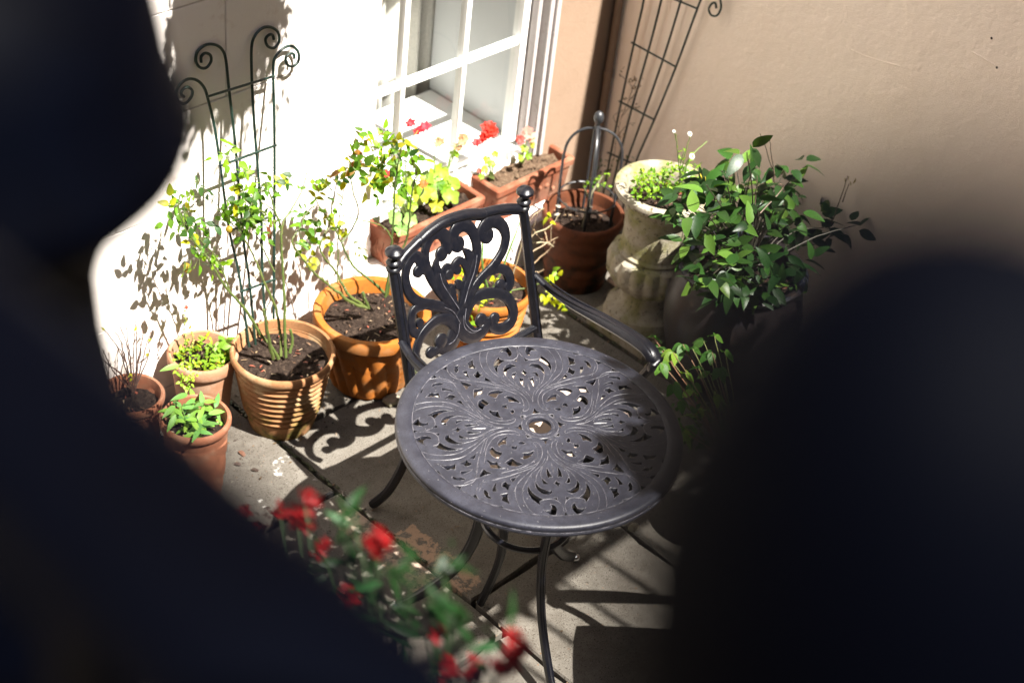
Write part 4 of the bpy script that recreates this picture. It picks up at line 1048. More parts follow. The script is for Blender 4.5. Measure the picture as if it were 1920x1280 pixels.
def geraniums():
    rnd = random.Random(44)
    def flower(pt, p, r, c, n=5):
        nn = (SUNV*.5+V((-.5, -.3, .3))+rvec(rnd)*.5).normalized(); u = nn.orthogonal().normalized(); w = nn.cross(u); a0 = rnd.uniform(0, 6)
        for k in range(n):
            a = a0+2*math.pi*k/n; d = u*math.cos(a)+w*math.sin(a)
            pt.leaf(p, (d+nn*.25), nn, r, r*.75, jit(c, rnd, .15), fold=.1, curl=.15, seg=4)
    def make(label, base, leaves, stalks, heads, group='geraniums in the planter boxes'):
        root = plant('geranium', base, label, 'geranium', group)
        st = MB(); lv = MB(); pt = MB(); b = V(base)
        for (px, py, y, r, c) in leaves:
            p = ony(px, py, y); nn = (SUNV*.8+V((-.25, -.35, .1))+rvec(rnd)*.35)
            lv.disc_leaf(p, nn, r, jit(c, rnd, .15))
            m = b+(p-b)*.5+V((0, 0, .01)); st.tube([b+rvec(rnd)*.008, m, p], [.0028, .002, .0016], 6, c=(.16, .22, .05))
        for pts in stalks: cane(st, [b]+[ony(*q) for q in pts], .003, .0016, rnd, c=(.15, .24, .05), thorns=False)
        for (px, py, y, r, c, k) in heads:
            p = ony(px, py, y)
            pt = MB()
            for i in range(k): flower(pt, p+rvec(rnd)*r*.8, .017*rnd.uniform(.8, 1.15), c)
            pt.build('flower_head', PETAL, root)
        st.build('stalk', STEM, root)
        if lv.v: lv.build('foliage', LEAF, root)
    LG = (.22, .34, .035); YG = (.36, .40, .035)
    z1 = .295
    make('geranium with big pale green leaves and a red star flower head, left box', (3.16, 3.21, z1),
         [(787, 365, 3.19, .034, YG), (772, 385, 3.15, .020, LG), (765, 345, 3.2, .026, LG), (745, 375, 3.15, .024, LG), (738, 408, 3.13, .028, (.20, .34, .09)), (768, 412, 3.13, .024, (.22, .36, .10)), (752, 430, 3.10, .022, (.20, .34, .09)), (715, 330, 3.2, .028, LG), (705, 345, 3.2, .022, YG)],
         [[(760, 330, 3.2), (765, 280, 3.2), (783, 245, 3.2)], [(735, 340, 3.2), (720, 330, 3.2)]],
         [(770, 232, 3.2, .006, (.62, .02, .03), 2), (794, 238, 3.2, .010, (.62, .03, .05), 4), (784, 246, 3.2, .006, (.60, .02, .03), 2), (716, 300, 3.18, .005, (.6, .02, .02), 1), (727, 328, 3.18, .004, (.5, .03, .03), 1)])
    make('bushy geranium with scalloped green leaves and dried seed heads, left box', (3.29, 3.22, z1),
         [(806, 365, 3.18, .026, LG), (818, 385, 3.16, .024, YG), (812, 330, 3.22, .026, LG), (825, 320, 3.24, .026, LG), (800, 335, 3.22, .024, LG), (848, 345, 3.2, .027, LG), (845, 370, 3.17, .028, LG), (835, 355, 3.2, .020, G_LIGHT), (820, 345, 3.2, .024, G_MID), (852, 290, 3.26, .016, LG), (838, 335, 3.22, .022, LG), (808, 350, 3.2, .022, G_LIGHT)],
         [[(840, 310, 3.24), (852, 280, 3.24), (866, 262, 3.24)], [(815, 320, 3.24), (815, 290, 3.24), (822, 270, 3.24)], [(840, 320, 3.24), (845, 300, 3.24)]],
         [(866, 262, 3.24, .015, (.42, .26, .13), 7), (822, 268, 3.24, .012, (.34, .24, .12), 4), (858, 275, 3.24, .010, (.40, .22, .12), 3), (793, 346, 3.18, .004, (.45, .12, .02), 2)])
    make('geranium with a bright red flower head, at the left end of the right box', (3.55, 3.21, z1),
         [(912, 300, 3.2, .017, LG), (922, 308, 3.18, .015, LG), (908, 318, 3.17, .013, YG), (902, 330, 3.16, .012, LG), (928, 290, 3.22, .014, LG), (898, 320, 3.17, .010, (.25, .05, .03))],
         [[(915, 290, 3.2), (917, 262, 3.2)]],
         [(917, 245, 3.2, .022, (.68, .028, .012), 22), (905, 258, 3.2, .008, (.62, .025, .015), 4), (893, 268, 3.2, .006, (.58, .02, .02), 3)])
    make('geranium with faded pink flowers, in the middle of the right box', (3.70, 3.22, z1),
         [(982, 280, 3.2, .016, LG), (990, 292, 3.18, .015, G_LIGHT), (975, 296, 3.18, .014, LG), (998, 272, 3.2, .012, YG)],
         [[(985, 275, 3.2), (988, 258, 3.2)]],
         [(990, 250, 3.2, .014, (.66, .30, .24), 9), (977, 262, 3.2, .010, (.62, .10, .08), 5), (998, 258, 3.2, .010, (.70, .42, .30), 5)])
geraniums()

def small_plants():
    rnd = random.Random(45)
    # bare twigs
    root = plant('twiggy_shrub', (1.985, 3.10, .175), 'bare brown twiggy shrub with a few yellow leaves, in the pot farthest left', 'shrub')
    st = MB(); lv = MB()
    for pts in ([(248, 735), (235, 690), (220, 650), (195, 618)], [(248, 735), (236, 680), (226, 640), (216, 622)], [(250, 735), (243, 680), (236, 640), (224, 612)], [(250, 735), (244, 670), (240, 640), (237, 612)], [(252, 735), (256, 680), (256, 640), (255, 600)],
                [(252, 735), (260, 670), (268, 630), (271, 600)], [(252, 735), (266, 680), (276, 640), (283, 622)], [(252, 730), (250, 690), (251, 640), (254, 608)], [(248, 733), (225, 700), (205, 685), (186, 668)], [(248, 733), (215, 700), (200, 672), (192, 655)],
                [(252, 730), (270, 690), (280, 660), (278, 640)], [(248, 735), (230, 705), (215, 690)], [(256, 690), (264, 660), (262, 640)], [(236, 680), (228, 660), (220, 650)], [(262, 680), (276, 668), (282, 655)]):
        cane(st, trace([(a, b) for a, b in pts], 3.10, 3.13), .0022, .0011, rnd, c=C_TWIG)
    for px, py in ((243, 700), (246, 708), (240, 706), (278, 640), (276, 668), (252, 620), (195, 620)):
        p = ony(px, py, 3.09); lv.leaf(p, rvec(rnd)+V((0, 0, .4)), SUNV+rvec(rnd)*.5, .013, .009, jit(G_YEL, rnd))
    st.build('stem', STEM, root); lv.build('foliage', LEAF, root)
    # seedlings in the pale pot
    root = plant('seedling_clump', (2.24, 3.10, .2), 'clump of fresh green seedlings with a thin stalk of tiny red flowers', 'seedlings')
    st = MB(); lv = MB(); pt = MB()
    for i in range(230):
        a = rnd.uniform(0, 6.28); rr = .082*math.sqrt(rnd.random()); p = V((2.24+rr*math.cos(a), 3.10+rr*math.sin(a), .205+rnd.uniform(.0, .035)))
        lv.leaf(p, (rvec(rnd)+V((0, 0, .5))), SUNV+rvec(rnd)*.5, rnd.uniform(.012, .024), .009, jit(pick(rnd, [(.5, G_LIGHT), (.35, (.24, .38, .02)), (.15, G_YEL)]), rnd), seg=4)
    for k, (px, py) in enumerate(((412, 655), (420, 648), (428, 662), (405, 650), (418, 672), (400, 668))):
        p = ony(px, py, 3.06)
        for j in range(4): lv.leaf(p+rvec(rnd)*.012, rvec(rnd)+V((.2, 0, .3)), SUNV+rvec(rnd)*.4, .034, .019, jit((.20, .38, .035), rnd))
    for pts in ([(350, 655), (346, 625), (348, 600), (346, 582)], [(355, 655), (362, 640), (358, 620)], [(412, 690), (412, 668), (415, 650)]):
        st = MB(); P = cane(st, trace(pts, 3.09, 3.09), .0011, .0006, rnd, c=(.2, .28, .06), thorns=False); st.build('stem', STEM, root)
        for p in P[3:]:
            for j in range(2): lv.leaf(p, rvec(rnd), SUNV+rvec(rnd)*.5, .008, .004, jit((.30, .34, .08), rnd), seg=3)
    for px, py, c in ((347, 578, (.6, .03, .02)), (349, 576, (.55, .05, .02)), (358, 614, (.6, .2, .03))):
        pt = MB()
        for j in range(4): pt.leaf(ony(px, py, 3.09), rvec(rnd), SUNV, .009, .008, c, seg=3)
        pt.build('flower', PETAL, root)
    lv.build('foliage', LEAF, root)
    # lanceolate plant in the tall front pot
    root = plant('leafy_seedling', (2.03, 2.855, .225), 'pale green plant with pointed leaves, in the pink pot nearest the camera', 'seedlings')
    st = MB(); lv = MB()
    for k in range(9):
        a = rnd.uniform(0, 6.28); rr = .055*math.sqrt(rnd.random()); b = V((2.03+rr*math.cos(a), 2.855+rr*math.sin(a), .225)); t = b+V((rr*math.cos(a)*.5, rr*math.sin(a)*.5, rnd.uniform(.035, .085)))
        st = MB(); P = cane(st, [b, b+(t-b)*.5+rvec(rnd)*.004, t], .0022, .0014, rnd, c=(.14, .26, .06), thorns=False); st.build('stem', STEM, root)
        for j in range(7):
            p = P[int((len(P)-1)*(.3+.7*j/6))]; an = j*2.4+k
            lv.leaf(p, V((math.cos(an), math.sin(an), rnd.uniform(.1, .7))), SUNV*.6+V((0, 0, .6))+rvec(rnd)*.2, rnd.uniform(.032, .055), .016, jit(pick(rnd, [(.6, (.20, .36, .05)), (.4, (.13, .30, .07))]), rnd), curl=.35, seg=6)
    for px, py in ((340, 660), (352, 690), (345, 680), (360, 668)):
        for j in range(14): lv.leaf(ony(px+rnd.uniform(-14, 14), py+28+rnd.uniform(-14, 14), 2.87), rvec(rnd), SUNV+rvec(rnd)*.4, .014, .009, jit((.26, .40, .04), rnd), seg=4)
    for q, d in (((310, 690), (-1, .2, .1)), ((415, 770), (1, -.2, -.1)), ((405, 800), (.7, -.5, -.6)), ((318, 800), (-.8, -.4, -.4)), ((330, 745), (-.9, 0, .2)), ((312, 775), (-.9, -.3, 0))):
        p = ony(q[0], q[1], 2.82); lv.leaf(p-V(d).normalized()*.04, d, SUNV+V((0, 0, .3)), .055, .018, jit((.17, .34, .07), rnd), curl=.2, seg=6)
    lv.build('foliage', LEAF, root)
    # urn planting with daisies
    root = plant('daisy_clump', (3.654, 2.556, .52), 'green clump with small white daisies growing in the stone urn', 'daisies')
    st = MB(); lv = MB(); pt = MB()
    for i in range(330):
        px = rnd.uniform(1188, 1312); py = rnd.uniform(322, 372) if px < 1245 else rnd.uniform(308, 372)
        p = ony(px, py, rnd.uniform(2.50, 2.60)); p.z = max(p.z, .525) if p.z < .64 else p.z
        lv.leaf(p, rvec(rnd)+V((0, 0, .5)), SUNV+rvec(rnd)*.6, rnd.uniform(.012, .022), .010, jit(pick(rnd, [(.4, G_LIGHT), (.3, (.20, .36, .02)), (.3, G_MID)]), rnd), seg=4)
    for pts in ([(1275, 345), (1272, 300), (1268, 262), (1264, 246)], [(1285, 345), (1288, 310), (1296, 290)], [(1280, 345), (1282, 300), (1294, 255)], [(1285, 350), (1292, 335), (1291, 325)], [(1275, 340), (1290, 300), (1325, 265)], [(1278, 345), (1276, 310), (1282, 285)], [(1300, 360), (1318, 350), (1322, 340)]):
        st = MB(); P = cane(st, trace(pts, 2.52, 2.50), .0020, .0013, rnd, c=(.16, .26, .06), thorns=False); st.build('stem', STEM, root)
        for p in P[6:-4:2]: lv.leaf(p, rvec(rnd)+V((0, 0, .5)), SUNV+rvec(rnd)*.5, .018, .006, jit(G_LIGHT, rnd), seg=4)
    for px, py, r in ((1298, 293, .011), (1291, 327, .010), (1294, 251, .009), (1264, 246, .006), (1322, 339, .009)):
        pt = MB(); p = ony(px, py, 2.49); nn = (SUNV+V((-.4, -.3, 0))).normalized(); u = nn.orthogonal().normalized(); w = nn.cross(u)
        for k in range(13): a = k*2*math.pi/13; pt.leaf(p, u*math.cos(a)+w*math.sin(a), nn, r, r*.4, (.78, .77, .72), seg=3)
        pt.ball(p+nn*.002, r*.32, c=(.65, .42, .02), n=8, m=5); pt.build('daisy_flower', PETAL, root)
    lv.build('foliage', LEAF, root)
    # dead climber on the fan trellis
    root = plant('withered_climber', (4.0, 3.05, .1), 'withered brown climber with a few curled leaves tangled in the fan trellis', 'climber')
    st = MB(); lv = MB()
    xx = XR-.05
    for pts in ([(1150, 300), (1156, 260), (1165, 220), (1178, 190), (1185, 165), (1172, 150), (1162, 140)], [(1178, 190), (1192, 175), (1200, 155)], [(1165, 220), (1182, 200), (1196, 205)], [(1156, 260), (1170, 240), (1185, 230)], [(1160, 240), (1150, 220), (1160, 210)], [(1185, 165), (1195, 150), (1188, 145)], [(1150, 300), (1140, 330), (1130, 370)]):
        cane(st, [onx(a, b, xx+rnd.uniform(-.012, .012)) for a, b in pts], .0013, .0008, rnd, c=(.14, .085, .045), thorns=False)
    for i in range(46):
        px, py = rnd.choice(((1162, 138), (1185, 155), (1195, 165), (1198, 150), (1178, 185), (1190, 200), (1172, 205), (1165, 250), (1180, 235)))
        lv.leaf(onx(px+rnd.uniform(-7, 7), py+rnd.uniform(-7, 7), xx-.004), rvec(rnd), rvec(rnd), .012, .006, jit((.16, .11, .04), rnd), curl=.6, seg=4)
    for i in range(40):
        lv.leaf(onx(1150+rnd.uniform(-40, 40), 312+rnd.uniform(-16, 16), xx-.02), rvec(rnd), SUNV+rvec(rnd), .016, .008, jit((.07, .10, .02), rnd), seg=4)
    st.build('stem', STEM, root); lv.build('foliage', LEAF, root)
    # rose stump in the corner pot
    root = plant('young_rose', (3.69, 2.89, .22), 'thin young rose with sparse small leaves inside the wire obelisk', 'rose', 'roses in pots')
    st = MB(); lv = MB()
    cane(st, trace([(1093, 425), (1100, 395), (1108, 365), (1120, 345), (1130, 330)], 2.88, 2.86), .006, .003, rnd, c=(.22, .19, .12))
    cane(st, trace([(1105, 375), (1096, 355), (1094, 345)], 2.88, 2.87), .003, .002, rnd, c=(.2, .2, .1))
    for px, py in ((1130, 328), (1136, 325), (1125, 336), (1132, 340), (1094, 342), (1100, 348), (1092, 352), (1120, 330), (1140, 332), (1128, 345), (1106, 352)):
        p = ony(px, py, 2.86); d = rvec(rnd); compound(lv, st, p, d, rnd, L=.014, n=1, c=pick(rnd, [(.6, G_LIGHT), (.4, G_MID)]))
    for px, py in ((1052, 388), (1058, 395), (1064, 385), (1050, 402), (1120, 395), (1112, 388)):
        p = ony(px, py, 2.88); lv.leaf(p, rvec(rnd), SUNV+rvec(rnd), .02, .011, (.40, .36, .30))
    st.build('cane', STEM, root); lv.build('foliage', LEAF, root)
small_plants()

def camellia():
    rnd = random.Random(46)
    root = plant('camellia', (3.66, 2.215, .4), 'camellia bush with glossy dark green leaves growing in the glazed jar', 'shrub')
    st = MB(); lv = MB(); b = V((3.66, 2.215, .39))
    tips = []
    spots = [(1280, 385), (1300, 350), (1315, 350), (1330, 330), (1355, 320), (1380, 300), (1400, 285), (1420, 315), (1450, 310), (1470, 325), (1490, 330), (1500, 305), (1520, 340), (1460, 350), (1430, 350), (1400, 340), (1370, 345), (1340, 360), (1300, 380), (1285, 400), (1255, 400), (1300, 410), (1330, 390), (1360, 380), (1390, 375), (1420, 385), (1450, 380), (1480, 375), (1510, 370), (1330, 430), (1350, 450), (1370, 420), (1400, 415), (1430, 425), (1460, 420), (1490, 415), (1520, 420), (1340, 480), (1360, 500), (1390, 460), (1420, 470), (1450, 465), (1400, 510), (1430, 500), (1330, 510), (1350, 520), (1470, 450), (1490, 460), (1310, 440), (1290, 450), (1540, 390), (1560, 370), (1580, 360), (1600, 380), (1550, 430), (1575, 410), (1595, 400), (1390, 400), (1350, 405), (1440, 400), (1500, 390), (1540, 350), (1320, 365), (1275, 375), (1415, 300), (1540, 460), (1500, 500), (1460, 510), (1520, 490), (1290, 470), (1305, 490), (1325, 530), (1340, 545), (1365, 540), (1385, 545), (1410, 550), (1440, 545), (1470, 540), (1345, 520), (1375, 520), (1425, 530), (1500, 540), (1300, 520), (1620, 395), (1610, 420), (1585, 440)]
    more = [(px+rnd.uniform(-16, 16), py+rnd.uniform(-14, 14)) for px, py in spots if 1300 < px < 1500 and py > 340]
    for px, py in spots+more:
        y = rnd.uniform(2.02, 2.42)
        if py > 480: y = rnd.uniform(1.98, 2.12)
        if px < 1300: y = rnd.uniform(2.2, 2.36)
        t = ony(px, py, y)
        t.x = min(t.x, XR-.06)
        tips.append(t)
        m = b+(t-b)*.5+V((0, 0, .05))+rvec(rnd)*.02
        (px < 1500 or rnd.random() < .25) and cane(st, [b+rvec(rnd)*.015, m, t], .0034, .0013, rnd, c=(.040, .034, .02), thorns=False)
        for k in range(rnd.choice((3, 3, 4, 4))):
            d = ((t-b).normalized()*.5+rvec(rnd)*.9); d.z = d.z*.6-.12
            dark = pick(rnd, [(.50, (.012, .036, .008)), (.32, (.026, .070, .012)), (.18, (.07, .14, .02))])
            lv.leaf(t+rvec(rnd)*.02, d, V((-.05, -.25, .9))+rvec(rnd)*.8, rnd.uniform(.050, .082), rnd.uniform(.026, .038), jit(dark, rnd, .35), fold=rnd.uniform(.1, .35), curl=rnd.uniform(.1, .5), seg=7, fat=.4)
    for pts, y in (([(1455, 350), (1440, 290), (1425, 250)], 2.25), ([(1452, 340), (1448, 300), (1443, 260)], 2.22), ([(1440, 350), (1408, 330), (1405, 290)], 2.2), ([(1425, 400), (1470, 350), (1440, 345)], 2.1), ([(1560, 420), (1580, 360), (1590, 330)], 2.15), ([(1580, 380), (1592, 345)], 2.15), ([(1620, 400), (1650, 380), (1675, 365)], 2.2), ([(1650, 380), (1655, 350), (1640, 345)], 2.2), ([(1415, 390), (1420, 330)], 2.1)):
        tw = MB(); cane(tw, [ony(a, c, y) for a, c in pts], .0022, .0012, rnd, c=(.15, .10, .065), thorns=False); tw.build('twig', STEM, root)
    for px, py in ((1590, 340), (1595, 350), (1585, 345), (1600, 345), (1322, 340), (1315, 338)):
        lv.leaf(ony(px, py, 2.15), V((0, 0, 1))+rvec(rnd)*.3, SUNV, .02, .008, (.32, .26, .03), seg=4)
    st.build('branch', STEM, root); lv.build('foliage', LEAFG, root)
    # trailing plant by the table
    root = plant('trailing_plant', (3.07, 1.70, .2), 'trailing plant with soft green three part leaves beside the right edge of the table', 'plant')
    st = MB(); lv = MB(); b = V((3.07, 1.70, .20))
    for px, py, y in ((1225, 632, 2.12), (1245, 655, 2.06), (1262, 660, 2.02), (1280, 645, 2.05), (1300, 655, 2.0), (1320, 640, 2.02), (1335, 660, 1.98), (1285, 700, 1.96), (1262, 720, 1.94), (1300, 735, 1.92), (1240, 680, 2.02), (1330, 700, 1.95), (1275, 750, 1.9), (1292, 780, 1.86), (1302, 800, 1.84), (1310, 690, 1.95), (1340, 630, 2.02), (1350, 690, 1.9), (1340, 740, 1.86), (1265, 790, 1.86), (1320, 770, 1.85), (1350, 790, 1.8), (1235, 650, 2.1), (1280, 810, 1.82), (1330, 830, 1.78), (1300, 720, 1.95), (1360, 660, 1.95)):
        t = ony(px, py, y); m = b+(t-b)*.5+V((0, 0, .045)); cane(st, [b+rvec(rnd)*.03, m, t], .0026, .0014, rnd, c=pick(rnd, [(.5, (.20, .22, .06)), (.5, (.26, .14, .07))]), thorns=False)
        a0 = rnd.uniform(0, 6.28); c = pick(rnd, [(.4, (.10, .24, .03)), (.4, (.06, .16, .025)), (.2, (.20, .34, .04))])
        for k in (-1, 0, 1):
            a = a0+k*1.0; d = V((math.cos(a), math.sin(a), -.45))
            lv.leaf(t, d, SUNV*.5+V((0, 0, .7))+rvec(rnd)*.3, rnd.uniform(.042, .060) if k == 0 else .040, .028, jit(c, rnd), fold=.18, curl=.3, seg=6)
    for i in range(70):
        px, py = rnd.uniform(1245, 1360), rnd.uniform(760, 850)
        lv.leaf(ony(px, py, 1.84), rvec(rnd), SUNV+rvec(rnd)*.7, rnd.uniform(.012, .03), .012, jit((.05, .13, .02), rnd), seg=4)
    st.build('stem', STEM, root); lv.build('foliage', LEAF, root)
camellia()

def indoors():
    rnd = random.Random(47)
    root = plant('house_plant', (3.04, 3.5, .33), 'strappy green house plant in a pot on the window sill, behind the left pane', 'house plant')
    lv = MB(); p0 = MB(); p0.lathe([(.035, 0), (.045, .07), (.048, .075), (.04, .07), (.038, .05)], 3.03, 3.52, .331, 24); 
    for k in range(26):
        a = rnd.uniform(0, 6.28); L = rnd.uniform(.10, .19); d = V((math.cos(a), math.sin(a)*.7-.2, rnd.uniform(.5, 1.4)))
        lv.leaf(V((3.03, 3.52, .40)), d, V((0, 0, 1))+d*-.2, L, .012, jit((.07, .17, .03), rnd), curl=.55, seg=8)
    p0.build('pot', T_PALE, root); lv.build('foliage', LEAF, root)
    def curtain(x0, x1, y, label, seed):
        rr = random.Random(seed); m = MB(); n = 90; vs = []; fs = []
        for k, z in enumerate((-.2, .4, 1.0, 1.8)):
            for i in range(n+1):
                t = i/n; vs.append((x0+(x1-x0)*t+.01*math.sin(k+i*.2), y+.028*math.sin(t*math.pi*2*(x1-x0)/.085+.3*k)+.008*math.sin(t*23), z))
        for k in range(3):
            for i in range(n): a = k*(n+1)+i; fs.append((a, a+1, a+n+2, a+n+1))
        m.add(vs, fs); o = m.build('curtain', CURT, smooth=80)
        sm = o.modifiers.new('thick', 'SOLIDIFY'); sm.thickness = .002
        tag(o, label, 'curtain', 'linen curtains in the window')
    curtain(3.30, 3.815, 3.815, 'pale linen curtain hanging in folds behind the middle window panes', 1)
    curtain(2.80, 3.285, 3.83, 'pale linen curtain hanging behind the left window pane, beside the house plant', 2)
indoors()

def debris():
    rnd = random.Random(48)
    def dry(px, py, c, s, label):
        p = onz(px, py, .006); m = MB(); root = None
        m.leaf(p, V((rnd.uniform(-1, 1), rnd.uniform(-1, 1), .15)), V((0, 0, 1))+rvec(rnd)*.3, s, s*.5, c, curl=.5, seg=6)
        tag(m.build('fallen_leaf', STEM, smooth=60), label, 'leaf', 'fallen leaves on the paving')
    dry(447, 845, (.16, .07, .04), .035, 'curled brown fallen leaf on the paving beside the tall pink pot')
    dry(470, 880, (.05, .03, .02), .032, 'dark fallen leaf on sunlit paving above the table shadow')
    dry(452, 872, (.09, .06, .05), .03, 'greyish crumpled leaf on paving, next to a dark one')
    m = MB(); p = onz(737, 752, .005)
    m.box((p.x-.03, p.y-.018, .004), (p.x+.02, p.y+.02, .022), bev=.003); tag(m.build('broken_tile', STONE), 'pale broken piece of stone on paving left of the table edge', 'stone')
    a = onz(1142, 520, .09); m = MB(); b = V((a.x+.052, a.y-.012, .02)); a = V((a.x, a.y, .10))
    m.tube([onz(1141, 522, .06), onz(1166, 540, .05)], [.010, .010], 10, c=(.5, .36, .28)); tag(m.build('plant_label', STEM), 'short pale peg lying between the brown corner pot and the urn', 'peg')
    for k, (px, py, q) in enumerate(((1188, 992, .018), (1215, 690, .014))):
        p = onz(px, py, .0); m = MB(); m.ball((p.x, p.y, q*.5), q, n=9, m=6, sq=(1.2, .8, .6)); tag(m.build('pebble', STONE), ('dark pebble on the paving below the right rim of the table', 'small pebble beside the end of the chair arm')[k], 'pebble')
debris()
def crumbs():
    rnd = random.Random(80); m = MB()
    pots = [(2.406, 2.935, .10), (2.752, 2.928, .12), (2.03, 2.855, .07), (2.24, 3.105, .07), (3.165, 2.823, .1), (3.69, 2.9, .11), (3.07, 1.70, .08), (3.654, 2.556, .14)]
    for i in range(1500):
        if i % 2:
            x, y, r = rnd.choice(pots); a = rnd.uniform(0, 6.28); d = r+abs(rnd.gauss(0, .09)); x += d*math.cos(a); y += d*math.sin(a)
        elif i % 3 == 0: x = rnd.choice((1.66, 2.335, 2.885, 3.52))+rnd.gauss(0, .012); y = rnd.uniform(1.3, 3.15)
        else: x, y = rnd.uniform(1.4, 3.9), rnd.uniform(1.2, 3.15)
        if y > W-.03: continue
        q = rnd.choice((.0012, .0018, .0026, .004)); c = rnd.choice(((.05, .035, .025), (.09, .06, .04), (.03, .022, .016), (.16, .10, .05), (.22, .20, .16)))
        if rnd.random() < .12: m.leaf((x, y, .006), rvec(rnd)*V((1, 1, .2)).length, V((0, 0, 1)), rnd.uniform(.008, .02), .006, (.12, .075, .035), curl=.4, seg=3)
        else: m.ball((x, y, q*.4+.001), q, c=c, n=5, m=4, sq=(rnd.uniform(.7, 1.6), 1, .6))
    tag(m.build('soil_crumbs', STEM), 'scattered soil crumbs and dry bits on the paving between the pots', 'litter', kind='stuff')
    mo = MB()
    for i in range(420):
        x = rnd.choice((1.66, 2.335, 2.885, 3.52))+rnd.gauss(0, .004); y = 2.05+1.1*rnd.random()**.6
        mo.ball((x, y, .0), rnd.uniform(.003, .007), c=jit((.035, .045, .012), rnd), n=6, m=4, sq=(.8, 1.6, .7))
    tag(mo.build('moss', STEM), 'dark green moss growing in the joints of the paving', 'moss', kind='stuff')
crumbs()

# ------------------------------------------------------------------ railings at street level, and what hangs there
def sky_blocking_house():  # unseen houses added around the yard to cut the sky's fill light
    root = empty('sky_blocking_house', (0, -13, 1.25), 'added tall brick house behind the camera, out of view, blocking sky light', 'house')
    m = MB(); m.box((-22, -16, 1.24), (22, -8.5, 15.5)); m.build('wall', mat('brown brick', (.16, .10, .07), .9, noise=[(3, (.10, .06, .045), .4, .7, .7)]), root, smooth=0)
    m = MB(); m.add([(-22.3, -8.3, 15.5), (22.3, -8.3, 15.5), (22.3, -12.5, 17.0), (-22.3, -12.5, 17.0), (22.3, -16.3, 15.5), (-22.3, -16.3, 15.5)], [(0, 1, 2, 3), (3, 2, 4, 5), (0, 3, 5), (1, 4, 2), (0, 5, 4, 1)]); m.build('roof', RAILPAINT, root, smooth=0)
    r2 = empty('sky_blocking_side_house', (-6.5, -2, 1.25), 'added brick house wall beyond the left side of the picture, blocking sky light', 'house')
    m = MB(); m.box((-12, -7, 1.24), (-6.5, 6.5, 15)); m.build('wall', bpy.data.materials['brown brick'], r2, smooth=0)
    r3 = empty('sky_blocking_side_house', (6.5, -2, 1.25), 'added brick house wall beyond the peach side wall, blocking sky light', 'house')
    m = MB(); m.box((6.6, -7, -.05), (12, 6.5, 15)); m.build('wall', bpy.data.materials['brown brick'], r3, smooth=0)
    for i in range(10):
        for k in range(4):
            x = -19+i*4.2; z = 2.2+k*3.4
            m = MB(); m.box((x-.6, -8.504, z), (x+.6, -8.45, z+1.9), bev=.02); m.build('window', WHITEP, root)
def front_railing():
    xr = .204
    z = (onx(330, 850, xr).z + onx(700, 1150, xr).z)/2 + .019
    root = empty('iron_railing', (.17, .2, 1.25), 'blurred black iron railing with handrail and rounded post head, close to the camera', 'railing', 'black iron railings')
    m = MB(); prof = [(-.034, -.013), (-.030, .002), (-.021, .008), (0, .011), (.021, .008), (.030, .002), (.034, -.013), (.027, -.023), (-.027, -.023)]
    vs = []; n = len(prof)
    for y in (-.9, .95):
        for a, b in prof: vs.append((.17+a, y, z+b))
    m.add(vs, [tuple(range(n)), tuple(range(2*n-1, n-1, -1))]+[(i, n+i, n+(i+1) % n, (i+1) % n) for i in range(n)])
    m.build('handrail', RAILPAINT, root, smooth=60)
    for i in range(15):
        y = -.83+i*.125
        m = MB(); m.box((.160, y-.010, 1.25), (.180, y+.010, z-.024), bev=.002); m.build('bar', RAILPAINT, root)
    # newel with a heavy vase-shaped head, seen at the left
    def axis_z(px, py, X, Y):   # height at which the vertical through (X, Y) crosses the sight line closest
        d = ray(px, py); t = (X*d.x+Y*d.y)/(d.x*d.x+d.y*d.y); return CAM.z+d.z*t
    XN = .43; pa = onx(-120, 500, XN); Y = pa.y; dep = (pa-CAM).dot(FW); k = dep/FPX
    zz = lambda py: axis_z(-120, py, XN, Y)
    m = MB()
    prof = [(k*320, 1.25), (k*320, zz(760)), (k*298, zz(640)), (k*292, zz(520)), (k*318, zz(440)), (k*362, zz(370)), (k*425, zz(310)), (k*468, zz(265)), (k*482, zz(225)), (k*468, zz(185)), (k*445, zz(120)), (k*432, zz(40)), (k*412, zz(-60)), (k*330, zz(-170)), (k*200, zz(-250)), (k*30, zz(-280))]
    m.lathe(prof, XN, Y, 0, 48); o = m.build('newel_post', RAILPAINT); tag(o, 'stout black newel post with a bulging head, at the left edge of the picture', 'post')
    # round-headed post, very near, at the right
    p = CAM + ray(1735, 900)*.185; k = .185/FPX; X, Y = p.x, p.y
    zz = lambda py: axis_z(1735, py, X, Y)
    m = MB()
    prof = [(k*230, 1.25), (k*230, z-.012)]+[(k*r, zz(q)) for q, r in ((1420, 540), (1330, 570), (1150, 590), (980, 575), (830, 520), (700, 480), (600, 425), (500, 355), (420, 260), (370, 150), (350, 10))]
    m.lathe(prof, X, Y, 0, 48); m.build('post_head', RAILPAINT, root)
front_railing()
sky_blocking_house()

